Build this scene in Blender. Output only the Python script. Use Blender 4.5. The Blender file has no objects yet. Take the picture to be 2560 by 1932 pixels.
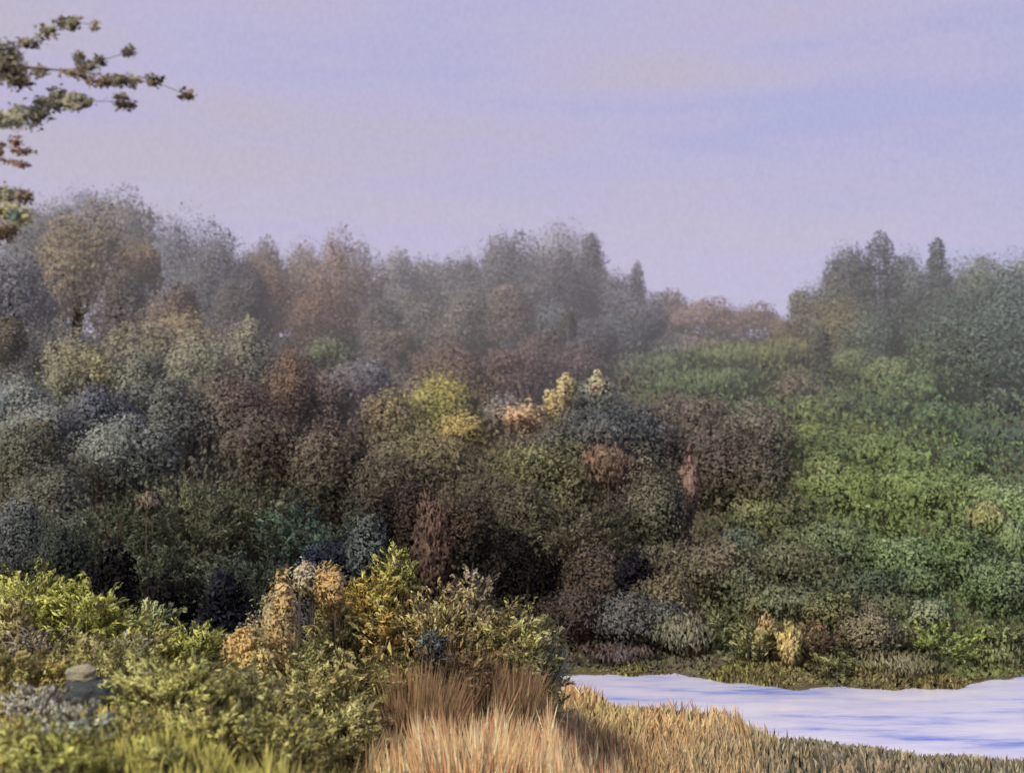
import bpy, math, random
import numpy as np
from mathutils import Vector

rng = np.random.default_rng(11)
random.seed(11)
scene = bpy.context.scene
C = scene.collection
W, H, F, EYE = 1024.0, 772.0, 1236.0, 8.0     # picture frame, focal length in pixels, eye height above the water
GAIN = 1.95                                   # painted tone -> base colour

# ------------------------------------------------------------------ helpers
def lin(c):
    c = np.asarray(c, float) / 255.0
    return np.where(c <= 0.04045, c / 12.92, ((c + 0.055) / 1.055) ** 2.4)

def sm(a, b, x):
    t = np.clip((np.asarray(x, float) - a) / (b - a), 0, 1)
    return t * t * (3 - 2 * t)

_ph = np.random.default_rng(3).uniform(0, 6.28, (5, 3))
def wob(p, s, k=0):
    """smooth pseudo noise in -1..1 at points p (n,3)"""
    q = np.asarray(p, float) / s
    a = np.sin(q[:, 0] * 1.7 + _ph[k % 5, 0] + 1.3 * np.sin(q[:, 1] * 1.1 + q[:, 2] * 0.7))
    b = np.sin(q[:, 1] * 2.1 + _ph[k % 5, 1] + 1.1 * np.sin(q[:, 2] * 1.9 + q[:, 0] * 0.6))
    c = np.sin(q[:, 2] * 2.5 + _ph[k % 5, 2] + 1.2 * np.sin(q[:, 0] * 1.5 - q[:, 1] * 0.8))
    return (a + b + c) / 3.0

NEAR = ([-60, -20, -6, .94, 2.3, 3.4, 4.95, 5.6, 7.7, 9.9, 10.8, 16, 30, 80],
        [36, 34.6, 33.9, 33.1, 30.9, 30.1, 29.3, 28.3, 27.4, 26.6, 26.0, 24.0, 20.0, 12.0])
FAR = ([-60, -20, -6, .98, 4.5, 7.4, 10.2, 14.4, 22, 40, 80],
       [37, 35.6, 35.0, 34.7, 34.2, 33.0, 32.6, 34.2, 34.5, 33, 30])
PROF = ([20, 34.0, 36, 40, 50, 60, 80, 100, 130, 200, 400, 1500],
        [0.0, 0.0, 0.35, 0.9, 2.0, 3.3, 6.2, 9.0, 12.0, 14.5, 17.0, 20.0])

def near_edge(x):
    return np.interp(x, *NEAR) + .16 * np.sin(x * 1.9 + 1) + .10 * np.sin(x * 4.3)
def far_edge(x):
    return np.interp(x, *FAR) + .22 * np.sin(x * 1.3 + 2) + .14 * np.sin(x * 3.1) + .07 * np.sin(x * 7.3)

def terrain(x, y):
    x = np.asarray(x, float); y = np.asarray(y, float)
    ne = near_edge(x); fa = far_edge(x)
    hill = np.interp(y - fa + 34.4, *PROF)
    hill = hill * (1 + .04 * np.sin(x * .06 + 1) + .03 * np.sin(x * .13 + y * .05))
    d = np.maximum(y, 1.0)
    r = x / d
    low = np.minimum(6.4, np.maximum(0.45, 8 - 0.37 * d))
    shelf = np.interp(d, [5, 12, 16, 18, 20, 22, 24, 26, 28, 30], [6.2, 3.6, 2.4, 2.1, 1.95, 1.8, 1.4, .9, .5, .45])
    ws = (1 - sm(.02, .10, r)) * sm(5, 9, d)
    low = low * (1 - ws) + shelf * ws
    high = np.interp(d, [0, 5.3, 12, 13, 15, 17, 19, 21, 24, 28, 31.5], [6.4, 6.4, 4.12, 4.18, 4.04, 3.82, 3.6, 3.2, 2.4, 1.2, .45])
    wgt = 1 - sm(-.29, -.12, r)
    wgt = wgt * sm(5, 9, d)
    near = low * (1 - wgt) + high * wgt
    near = near * sm(0, 2.2, ne - y) + (-.02) * (1 - sm(0, 2.2, ne - y))
    bed = -0.55 * sm(0, 1.2, y - ne) * sm(0, 1.2, fa - y)
    z = np.where(y < ne, near, np.where(y < fa, bed, hill + 0.0))
    return z + .05 * np.sin(x * 1.3 + y * .7) * sm(.2, .6, z)

def world_at(px, py, d):
    return np.array([(px - W / 2) / F * d, d, EYE + (H / 2 - py) / F * d])

# ------------------------------------------------------------------ materials
def new_mat(name):
    m = bpy.data.materials.new(name); m.use_nodes = True
    nt = m.node_tree
    for n in list(nt.nodes): nt.nodes.remove(n)
    return m, nt, nt.nodes.new('ShaderNodeOutputMaterial')

def leaf_material(name, trans=0.32, soft=0.8):
    m, nt, out = new_mat(name)
    col = nt.nodes.new('ShaderNodeAttribute'); col.attribute_name = 'tint'
    nrm = nt.nodes.new('ShaderNodeAttribute'); nrm.attribute_name = 'clump'
    tc = nt.nodes.new('ShaderNodeTexCoord')
    nz = nt.nodes.new('ShaderNodeTexNoise'); nz.inputs['Scale'].default_value = 6.0; nz.inputs['Detail'].default_value = 3
    nt.links.new(tc.outputs['Object'], nz.inputs['Vector'])
    mr = nt.nodes.new('ShaderNodeMapRange'); mr.inputs['To Min'].default_value = .78; mr.inputs['To Max'].default_value = 1.22
    mr.inputs['From Min'].default_value = .3; mr.inputs['From Max'].default_value = .7
    nt.links.new(nz.outputs['Fac'], mr.inputs['Value'])
    mul = nt.nodes.new('ShaderNodeVectorMath'); mul.operation = 'SCALE'
    nt.links.new(col.outputs['Color'], mul.inputs[0]); nt.links.new(mr.outputs['Result'], mul.inputs['Scale'])
    d = nt.nodes.new('ShaderNodeBsdfDiffuse'); t = nt.nodes.new('ShaderNodeBsdfTranslucent')
    mx = nt.nodes.new('ShaderNodeMixShader'); mx.inputs[0].default_value = trans
    nt.links.new(mul.outputs['Vector'], d.inputs['Color']); nt.links.new(mul.outputs['Vector'], t.inputs['Color'])
    nt.links.new(nrm.outputs['Vector'], d.inputs['Normal'])
    nt.links.new(d.outputs[0], mx.inputs[1]); nt.links.new(t.outputs[0], mx.inputs[2])
    em = nt.nodes.new('ShaderNodeEmission'); em.inputs['Color'].default_value = (*lin((152, 147, 149)), 1)   # haze painted as a glow in the leaf material, more with distance
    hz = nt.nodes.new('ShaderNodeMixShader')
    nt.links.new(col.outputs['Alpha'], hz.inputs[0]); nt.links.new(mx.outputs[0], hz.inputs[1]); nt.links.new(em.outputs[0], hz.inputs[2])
    nt.links.new(hz.outputs[0], out.inputs['Surface'])
    return m

def noise_material(name, cols, scale, rough=.9, bump=.3, stretch=(1, 1, 1)):
    m, nt, out = new_mat(name)
    tc = nt.nodes.new('ShaderNodeTexCoord'); mp = nt.nodes.new('ShaderNodeMapping')
    mp.inputs['Scale'].default_value = stretch
    nt.links.new(tc.outputs['Object'], mp.inputs['Vector'])
    nz = nt.nodes.new('ShaderNodeTexNoise'); nz.inputs['Scale'].default_value = scale; nz.inputs['Detail'].default_value = 8; nz.inputs['Roughness'].default_value = .65
    nt.links.new(mp.outputs[0], nz.inputs['Vector'])
    cr = nt.nodes.new('ShaderNodeValToRGB')
    e = cr.color_ramp.elements
    e[0].position, e[1].position = .3, .72
    e[0].color = (*lin(cols[0]), 1); e[1].color = (*lin(cols[-1]), 1)
    for i, c in enumerate(cols[1:-1]):
        k = e.new(.3 + .42 * (i + 1) / (len(cols) - 1)); k.color = (*lin(c), 1)
    nt.links.new(nz.outputs['Fac'], cr.inputs[0])
    b = nt.nodes.new('ShaderNodeBsdfPrincipled'); b.inputs['Roughness'].default_value = rough
    b.inputs['Specular IOR Level'].default_value = .2
    nt.links.new(cr.outputs[0], b.inputs['Base Color'])
    bp = nt.nodes.new('ShaderNodeBump'); bp.inputs['Strength'].default_value = bump; bp.inputs['Distance'].default_value = .1
    nt.links.new(nz.outputs['Fac'], bp.inputs['Height']); nt.links.new(bp.outputs[0], b.inputs['Normal'])
    nt.links.new(b.outputs[0], out.inputs['Surface'])
    return m

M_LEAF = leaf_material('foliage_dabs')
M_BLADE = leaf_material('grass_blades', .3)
M_BARK = noise_material('bark', [(62, 52, 46), (92, 80, 70), (112, 100, 88)], 5, stretch=(3, 3, .6))
M_TWIG = noise_material('twig_bark', [(96, 86, 76), (124, 112, 98), (140, 128, 114)], 6, stretch=(3, 3, .6))
M_BARK_HAZE_GLOW = noise_material('bark_haze_glow', [(98, 90, 90), (118, 110, 110)], 4, stretch=(3, 3, .6))
_nt = M_BARK_HAZE_GLOW.node_tree; _o = [n for n in _nt.nodes if n.type == 'OUTPUT_MATERIAL'][0]; _b = [n for n in _nt.nodes if n.type == 'BSDF_PRINCIPLED'][0]
_e = _nt.nodes.new('ShaderNodeEmission'); _e.inputs['Color'].default_value = (*lin((150, 144, 158)), 1)  # aerial haze put into the far bark as an even glow
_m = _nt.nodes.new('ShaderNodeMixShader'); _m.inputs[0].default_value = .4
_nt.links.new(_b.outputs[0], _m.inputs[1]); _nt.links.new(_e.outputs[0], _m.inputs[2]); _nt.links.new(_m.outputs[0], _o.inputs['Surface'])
M_SOIL = noise_material('hillside_soil', [(64, 56, 46), (84, 80, 58), (98, 84, 68), (82, 94, 62)], .35, bump=.6)

def haze_glow_of(P):  # share of painted haze glow, rising with distance from the viewer
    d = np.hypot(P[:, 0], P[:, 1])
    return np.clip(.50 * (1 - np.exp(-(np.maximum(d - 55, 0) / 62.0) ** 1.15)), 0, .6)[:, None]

def calm(c, k=.82):
    g = (c * np.array([.3, .55, .15])).sum(-1, keepdims=True)
    return g + (c - g) * k

# ------------------------------------------------------------------ mesh building
def leaf_mesh(name, P, N, T, L, wr, col, cl, base, mat, bend=0.18):
    """kite shaped dabs; P centres, N facing, T long axis, L length, wr width ratio, col linear tint, cl shading normal"""
    n = len(P)
    T = T / (np.linalg.norm(T, axis=1, keepdims=True) + 1e-9)
    B = np.cross(N, T); B /= (np.linalg.norm(B, axis=1, keepdims=True) + 1e-9)
    N2 = np.cross(T, B)
    L = L[:, None]; Wd = L * wr[:, None]
    V = np.empty((n, 4, 3))
    V[:, 0] = P - T * L * .5
    V[:, 1] = P + B * Wd * .5 + T * L * .08 + N2 * L * bend
    V[:, 2] = P + T * L * .5
    V[:, 3] = P - B * Wd * .5 + T * L * .08 + N2 * L * bend
    V = V.reshape(-1, 3) - np.asarray(base)
    me = bpy.data.meshes.new(name)
    me.vertices.add(n * 4); me.vertices.foreach_set('co', V.astype(np.float32).ravel())
    me.loops.add(n * 4); me.loops.foreach_set('vertex_index', np.arange(n * 4, dtype=np.int32))
    me.polygons.add(n)
    me.polygons.foreach_set('loop_start', np.arange(0, n * 4, 4, dtype=np.int32))
    me.polygons.foreach_set('loop_total', np.full(n, 4, dtype=np.int32))
    a = me.attributes.new('tint', 'FLOAT_COLOR', 'FACE')
    a.data.foreach_set('color', np.concatenate([np.clip(col, .004, .9), haze_glow_of(P)], 1).astype(np.float32).ravel())
    cl = cl / (np.linalg.norm(cl, axis=1, keepdims=True) + 1e-9)
    a = me.attributes.new('clump', 'FLOAT_VECTOR', 'FACE')
    a.data.foreach_set('vector', cl.astype(np.float32).ravel())
    me.update(calc_edges=True); me.validate()
    me.materials.append(mat)
    return me

def blade_mesh(name, P, D, L, wd, lean, col, base, mat):
    """grass blades: two tapering segments each. P roots, D facing angle, L length, wd width, lean (n,2) tip offset, col linear"""
    n = len(P)
    B = np.stack([np.cos(D), np.sin(D), np.zeros(n)], 1) * wd[:, None] * .5
    ln = np.concatenate([lean, np.zeros((n, 1))], 1)
    up = np.zeros((n, 3)); up[:, 2] = L
    V = np.empty((n, 5, 3))
    mid = P + up * .55 + ln * .32
    V[:, 0] = P - B; V[:, 1] = P + B; V[:, 2] = mid + B * .8; V[:, 3] = mid - B * .8; V[:, 4] = P + up * .97 + ln
    V = V.reshape(-1, 3) - np.asarray(base)
    idx = (np.arange(n)[:, None] * 5 + np.array([[0, 1, 2, 3, 3, 2, 4]])).ravel()
    me = bpy.data.meshes.new(name)
    me.vertices.add(n * 5); me.vertices.foreach_set('co', V.astype(np.float32).ravel())
    me.loops.add(n * 7); me.loops.foreach_set('vertex_index', idx.astype(np.int32))
    me.polygons.add(n * 2)
    st = (np.arange(n)[:, None] * 7 + np.array([[0, 4]])).ravel()
    me.polygons.foreach_set('loop_start', st.astype(np.int32))
    me.polygons.foreach_set('loop_total', np.tile([4, 3], n).astype(np.int32))
    c2 = np.repeat(col, 2, 0); c2[1::2] *= 1.12
    a = me.attributes.new('tint', 'FLOAT_COLOR', 'FACE')
    a.data.foreach_set('color', np.concatenate([np.clip(c2, .004, .9), np.repeat(haze_glow_of(P), 2, 0)], 1).astype(np.float32).ravel())
    cl = np.concatenate([lean * .5 + rng.normal(0, .35, (n, 2)) + np.array([[0, -.7]]), np.full((n, 1), .75)], 1)
    cl = np.repeat(cl / np.linalg.norm(cl, axis=1, keepdims=True), 2, 0)
    a = me.attributes.new('clump', 'FLOAT_VECTOR', 'FACE')
    a.data.foreach_set('vector', cl.astype(np.float32).ravel())
    me.update(calc_edges=True); me.validate()
    me.materials.append(mat)
    return me

class Tubes:
    def __init__(s): s.v, s.f = [], []
    def add(s, pts, rad, sides=6):
        pts = [Vector(p) for p in pts]; k0 = len(s.v)
        for i, p in enumerate(pts):
            t = (pts[min(i + 1, len(pts) - 1)] - pts[max(i - 1, 0)]).normalized()
            a = t.orthogonal().normalized(); b = t.cross(a)
            for j in range(sides):
                w = 2 * math.pi * j / sides
                s.v.append(tuple(p + (a * math.cos(w) + b * math.sin(w)) * rad[i]))
        for i in range(len(pts) - 1):
            for j in range(sides):
                q = (j + 1) % sides
                s.f.append((k0 + i * sides + j, k0 + i * sides + q, k0 + (i + 1) * sides + q, k0 + (i + 1) * sides + j))
        s.f.append(tuple(k0 + (len(pts) - 1) * sides + j for j in range(sides)))
    def mesh(s, name, base, mat):
        me = bpy.data.meshes.new(name)
        b = Vector(base)
        me.from_pydata([tuple(Vector(v) - b) for v in s.v], [], s.f)
        for p in me.polygons: p.use_smooth = True
        me.materials.append(mat)
        return me

def thing(name, label, cat, loc, group=None):
    o = bpy.data.objects.new(name, None); C.objects.link(o)
    o.location = loc; o.empty_display_size = .2
    o['label'] = label; o['category'] = cat
    if group: o['group'] = group
    return o

def part(name, me, parent):
    o = bpy.data.objects.new(name, me); C.objects.link(o); o.parent = parent
    return o

def structure(name, me, kind='structure'):
    o = bpy.data.objects.new(name, me); C.objects.link(o); o['kind'] = kind
    return o

def unit(n):
    v = rng.normal(size=(n, 3)); return v / np.linalg.norm(v, axis=1, keepdims=True)

MIX_C = np.zeros((0, 3)); MIX_R = np.zeros((0, 2)); MIX_M = np.zeros((0, 3))
def neighbours(P, mine=slice(None)):
    acc = np.zeros((len(P), 3)); wt = np.zeros(len(P))
    for q, r_, m_ in zip(MIX_C[mine], MIX_R[mine], MIX_M[mine]):
        d2 = ((P[:, 0] - q[0]) / r_[0]) ** 2 + ((P[:, 2] - q[2]) / r_[1]) ** 2 + ((P[:, 1] - q[1]) / (3 + .1 * q[1])) ** 2
        w_ = np.exp(-.9 * d2); acc += w_[:, None] * m_; wt += w_
    return acc / (wt[:, None] + 1e-6), wt

def palette(P, cols, sc, hgt, jitter=.075, k=0):
    """tint per dab: slow drift between the plant's own leaf colours, lighter ones painted toward its top as if lit"""
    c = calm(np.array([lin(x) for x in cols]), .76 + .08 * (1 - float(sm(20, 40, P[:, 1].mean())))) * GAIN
    if P[:, 1].mean() > 38:                         # green tints on the hill are muted and slightly darkened
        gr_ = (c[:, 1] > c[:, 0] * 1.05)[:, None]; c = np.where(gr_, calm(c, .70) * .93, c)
    t = .5 + .45 * wob(P, sc, k) + .35 * wob(P, sc * .31, k + 1) + rng.normal(0, .16, len(P)) + .55 * (.55 - hgt)  # height term paints light tops and dark feet into the tint
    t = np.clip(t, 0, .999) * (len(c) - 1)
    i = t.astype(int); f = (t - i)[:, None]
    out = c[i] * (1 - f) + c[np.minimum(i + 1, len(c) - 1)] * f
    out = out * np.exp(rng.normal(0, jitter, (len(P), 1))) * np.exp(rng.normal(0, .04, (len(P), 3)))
    y = P[:, 1]
    if len(MIX_C):                                 # neighbouring plants grow into one another
        mine = np.abs(MIX_C[:, 0] - P[:, 0].mean()) < 6 + MIX_R[:, 0] * 2
        mine &= np.abs(MIX_C[:, 1] - y.mean()) < 8 + .25 * y.mean()
        bl, wt = neighbours(P, mine)
        k_ = np.where(wt > .02, np.clip(.52 + .32 * wob(P, max(sc, .05) * .8, k + 2) + .22 * (1 - hgt), 0, .85) * (.45 + .55 * sm(26, 36, y)), 0)[:, None]
        if c.max() < .07: k_ = k_ * .1              # shrubs tinted dark to stand for deep shade stay dark
        if c.max() > 1.15 and y.mean() < 26: k_ = k_ * .15   # blossom stays clear of its neighbours' tint
        out = out * (1 - k_) + bl * np.exp(rng.normal(0, jitter, (len(P), 1))) * k_
    near = 1.06 + .24 * (1 - sm(60, 95, y)) + .14 * (1 - sm(38, 52, y)) + .60 * (1 - sm(23, 31, y)) + .60 * (1 - sm(15, 19, y))      # tints brightened toward the viewer, making up for self-shaded foliage
    out = out * near[:, None]
    return out * np.minimum(1, .88 / out.max(1))[:, None]

# ------------------------------------------------------------------ plants
def trunk_mesh(base, c, rx, rz, r0, mat, limbs=5):
    t = Tubes()
    base = np.asarray(base); top = c + np.array([0, 0, rz * .55])
    n = 6; pts, rad = [], []
    off = rng.normal(0, .06, (n, 2)) * rx
    for i in range(n):
        f = i / (n - 1)
        p = base * (1 - f) + top * f; p = p + np.array([off[i, 0], off[i, 1], 0]) * math.sin(math.pi * f)
        pts.append(p); rad.append(r0 * (1.25 - f) + r0 * .08)
    pts[0] = pts[0] - np.array([0, 0, .3])
    t.add(pts, rad, 7)
    for k in range(limbs):
        f = rng.uniform(.35, .85); s = base * (1 - f) + top * f
        a = rng.uniform(0, 6.28)
        e = c + np.array([math.cos(a) * rx * .75, math.sin(a) * rx * .6, rng.uniform(-.3, .7) * rz])
        m = (s + e) / 2 + np.array([0, 0, -.12 * rz])
        t.add([s, m, e], [r0 * .5 * (1.2 - f), r0 * .3, r0 * .08], 5)
    return t.mesh('trunk', base, mat)

def crown_round(c, rx, ry, rz, cols, n, L, fuzz, sparse=False):
    nl = int(np.clip(14 + rx * 3, 14, 40))
    dirs = unit(nl); ry = ry * 1.0; dirs[:, 2] = np.abs(dirs[:, 2]) * 1.0 - .35 * (rng.random(nl) < .45)
    lc = c + dirs * np.array([rx, ry, rz]) * rng.uniform(.35, .92, (nl, 1))
    lr = rng.uniform(.18, .42, nl)
    lr[0] = .72; lc[0] = c - np.array([0, 0, rz * .12])
    k = rng.choice(nl, n, p=lr ** 2 / (lr ** 2).sum())
    d = unit(n)
    rr = np.clip(rng.normal(.93, .09 + fuzz * .5, n), .2, 1.18)
    P = lc[k] + d * (lr[k] * rr)[:, None] * np.array([rx, ry, rz]) * 1.08
    loose = rng.random(n) < .38
    P[loose] = (c + d * np.clip(rng.normal(.84, .10 + fuzz * .4, n), .3, 1.12)[:, None] * np.array([rx, ry, rz]))[loose]
    hgt = np.clip((P[:, 2] - (c[2] - rz)) / (2 * rz), 0, 1)
    N = d + rng.normal(0, .8, (n, 3)); N[:, 2] += .3
    T = np.cross(N, rng.normal(0, 1, (n, 3))) + np.array([0, 0, .9])
    cl = d * .8 + (P - c) / np.array([rx, ry, rz]) * .7 + rng.normal(0, .16, (n, 3)); cl[:, 2] += .35
    col = palette(P, cols, max(rx, rz) * .5, hgt, k=int(rng.integers(5)))
    col = col * np.exp(rng.normal(0, .10, nl))[k][:, None]
    LL = L * rng.lognormal(0, .28, n) * np.where(loose, .7, 1.0); wr = rng.uniform(.36, .62, n)
    return P, N, T, LL, wr, col, cl

def crown_conifer(c, rx, ry, rz, cols, n, L, fuzz):
    f = rng.random(n) ** .6                       # 0 tip .. 1 foot
    tiers = 7 + .0 * f
    rad = (.10 + .92 * f ** .5) * (.72 + .28 * np.abs(np.sin(f * math.pi * tiers)))
    a = rng.uniform(0, 6.28, n)
    lump = 1 + .22 * np.sin(a * 3 + f * 9) + .15 * np.sin(a * 5 - f * 14)
    q = np.sqrt(rng.uniform(.01, 1.0, n)) * rad * lump + rng.normal(0, fuzz * .5, n)
    P = np.stack([c[0] + np.cos(a) * q * rx, c[1] + np.sin(a) * q * ry, c[2] + rz - f * 2 * rz - q * rz * .12], 1)
    out = np.stack([np.cos(a), np.sin(a), np.zeros(n)], 1)
    N = out + rng.normal(0, .6, (n, 3)); N[:, 2] += .6
    T = out + rng.normal(0, .4, (n, 3)); T[:, 2] -= .25
    cl = out + rng.normal(0, .3, (n, 3)); cl[:, 2] += .5
    col = palette(P, cols, max(rx, rz) * .5, 1 - f, k=2)
    return P, N, T, L * rng.lognormal(0, .28, n), rng.uniform(.34, .55, n), col, cl

def crown_spray(c, rx, ry, rz, cols, n, L, base, ns=None):
    """feathery shrub: leafy shoots that rise and arch outward"""
    ns = ns or int(np.clip(n / 26, 24, 260))
    a = rng.uniform(0, 6.28, ns); q = np.sqrt(rng.random(ns))
    root = np.stack([c[0] + np.cos(a) * q * rx * .75, c[1] + np.sin(a) * q * ry * .75, c[2] + rng.uniform(-.95, .45, ns) * rz], 1)
    root[:, 2] -= .25 * rz * q
    dirv = np.stack([np.cos(a) * (.25 + .7 * q), np.sin(a) * (.25 + .7 * q), rng.uniform(.45, 1.2, ns)], 1) + rng.normal(0, .22, (ns, 3))
    ln = rng.uniform(.38, .75, ns) * (rx + rz) * .5
    k = rng.integers(0, ns, n); s = rng.random(n)
    axis = dirv / np.linalg.norm(dirv, axis=1, keepdims=True)
    P = root[k] + axis[k] * (s * ln[k])[:, None]
    P[:, 2] -= .22 * (s ** 2) * ln[k]
    P += rng.normal(0, 1, (n, 3)) * (L * .55 * (1.15 - s))[:, None]
    T = axis[k] + rng.normal(0, .38, (n, 3)); T[:, 2] -= .3 * s
    N = rng.normal(0, 1, (n, 3)); N[:, 2] += .5; N[:, 1] -= .6
    cl = (P - c) / np.array([rx, ry, rz]) * .8 + rng.normal(0, .3, (n, 3)); cl[:, 2] += .45
    hgt = np.clip((P[:, 2] - (c[2] - rz)) / (2 * rz), 0, 1)
    col = palette(P, cols, max(rx, rz) * .45, hgt, k=1)
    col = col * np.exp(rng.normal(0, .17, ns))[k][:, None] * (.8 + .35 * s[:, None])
    shoots = [(root[i], root[i] + axis[i] * ln[i] * .5, root[i] + axis[i] * ln[i] * .95 - np.array([0, 0, .2 * ln[i]])) for i in range(0, ns, 3)]
    return (P, N, T, L * rng.lognormal(0, .3, n), rng.uniform(.18, .38, n), col, cl), shoots

CAT = {'T': ('hillside_tree', 'tree'), 'C': ('conifer_tree', 'tree'), 'S': ('shrub', 'shrub'), 'P': ('feathery_shrub', 'shrub'), 'G': ('grass_tuft', 'grass tuft'), 'U': ('shrub', 'shrub')}
def plant(kind, px, top, bot, w, D, cols, label, group=None, dens=1.0, lp=None, fuzz=.06, ext=None):
    s = D / F
    xc = (px - W / 2) * s
    gz = float(terrain(xc, D))
    base = np.array([xc, D, gz])
    zt = EYE + (H / 2 - top) * s; zb = EYE + (H / 2 - bot) * s
    zb = max(zb - (ext if ext is not None else .45 if D > 33 else .3) * (zt - zb), gz)
    if D < 33 and zb - gz < 1.3: zb = gz
    if zt < gz + .4: zt = gz + .4
    hpx = (zt - zb) / s
    rx = w * .5 * s
    rz = (zt - zb) * .5; c = np.array([xc, D, (zt + zb) / 2])
    if 33 < D < 82 and fuzz == .06 and w > 30: fuzz = .22
    if lp is None: lp = 2.7 if D > 85 else 3.7 if D > 55 else 4.0 if D > 33 else 5.6
    L = lp * s
    name, cat = CAT[kind]
    o = thing(name, label, cat, tuple(base), group)
    if kind == 'G':
        n = int(w * 9 * dens)
        a = rng.uniform(0, 6.28, n); q = np.sqrt(rng.random(n))
        P = np.stack([xc + np.cos(a) * q * rx, D + np.sin(a) * q * rx * .6, np.zeros(n)], 1)
        P[:, 2] = terrain(P[:, 0], P[:, 1])
        zb2 = max(zb - .15, gz)
        if zb2 > gz + .3: P[:, 2] = zb2 - .25 * q * (zt - zb2)
        hh = (zt - P[:, 2]) * rng.uniform(.55, 1.0, n) * (1.0 - .25 * q ** 2)
        lean = np.stack([np.cos(a) * q, np.sin(a) * q], 1) * rng.uniform(.05, .35, (n, 1)) * hh[:, None] + rng.normal(0, .05, (n, 2)) * hh[:, None]
        col = palette(P + np.array([0, 0, 1]) * rng.normal(0, .3, (n, 1)), cols, rx * .6, rng.random(n), .14)
        part('blades', blade_mesh('blades', P, rng.uniform(-.7, .7, n), hh, np.full(n, 2.0 * s) * rng.uniform(.6, 1.4, n), lean, col, base, M_BLADE), o)
        m = int(n * .5)                            # leafy litter at the tuft's foot fills it
        P2 = np.stack([xc + rng.normal(0, .5, m) * rx, D + rng.normal(0, .4, m) * rx, zb2 + rng.random(m) ** 1.6 * (zt - zb2) * .55], 1)
        col2 = palette(P2, cols, rx * .5, np.full(m, .3), .12)
        cl = rng.normal(0, .4, (m, 3)) + np.array([0, -.6, .7])
        part('leaves', leaf_mesh('leaves', P2, rng.normal(0, 1, (m, 3)) + [0, -1, 0], rng.normal(0, .3, (m, 3)) + [0, 0, 1], np.full(m, L) * rng.lognormal(0, .3, m), rng.uniform(.2, .4, m), col2, cl, base, M_BLADE), o)
        return o
    ry = rx * .8
    area = w * hpx * .8 / (.23 * lp * lp)
    if D < 24: dens *= 1.25
    n = int(np.clip(area * 4.6 * dens, 160, 15000))
    mist = D > 82
    if kind == 'C':
        part('crown', leaf_mesh('crown', *crown_conifer(c, rx, ry, rz, cols, n, L, fuzz), base, M_LEAF), o)
        t = Tubes(); t.add([base - [0, 0, .3], c, c + [0, 0, rz * .96]], [.03 * rz + .1, .012 * rz + .04, .02], 7)
        part('trunk', t.mesh('trunk', base, M_BARK_HAZE_GLOW if mist else M_BARK), o)
    elif kind == 'T':
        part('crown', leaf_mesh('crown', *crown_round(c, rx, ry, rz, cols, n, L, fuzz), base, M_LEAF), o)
        part('trunk', trunk_mesh(base, c, rx, rz, .03 * (zt - gz) + .05, M_BARK_HAZE_GLOW if mist else M_BARK), o)
    elif kind in ('S', 'U'):
        arr = list(crown_round(c, rx, ry, rz, cols, n, L, fuzz))
        if kind == 'U':                            # brushy upright growth
            arr[2] = rng.normal(0, .35, (n, 3)) + np.array([0, 0, 1.0]); arr[3] = arr[3] * 1.7; arr[4] = arr[4] * .5
            arr[1] = rng.normal(0, .6, (n, 3)) + np.array([0, -1, .2])
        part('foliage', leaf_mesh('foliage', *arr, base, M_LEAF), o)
        t = Tubes()
        for k in range(4):
            a = rng.uniform(0, 6.28); e = c + np.array([math.cos(a) * rx * .5, math.sin(a) * ry * .5, rz * .3])
            b0 = base + np.array([math.cos(a) * .08, math.sin(a) * .08, -.1])
            t.add([b0, (b0 + e) / 2 + np.array([math.cos(a), math.sin(a), 0]) * rx * .12, e], [.02 + .012 * rz, .015 + .008 * rz, .008], 5)
        part('stem', t.mesh('stem', base, M_BARK), o)
    elif kind == 'P':
        arr, shoots = crown_spray(c, rx, ry, rz, cols, n, L, base)
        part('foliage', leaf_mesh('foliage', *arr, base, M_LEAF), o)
        t = Tubes()
        for sh in shoots:
            t.add([base * .4 + np.array([sh[0][0], sh[0][1], base[2] - .1]) * .6, sh[0], sh[1], sh[2]], [.016, .012, .008, .004], 4)
        part('stem', t.mesh('stem', base, M_BARK), o)
    return o

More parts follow.
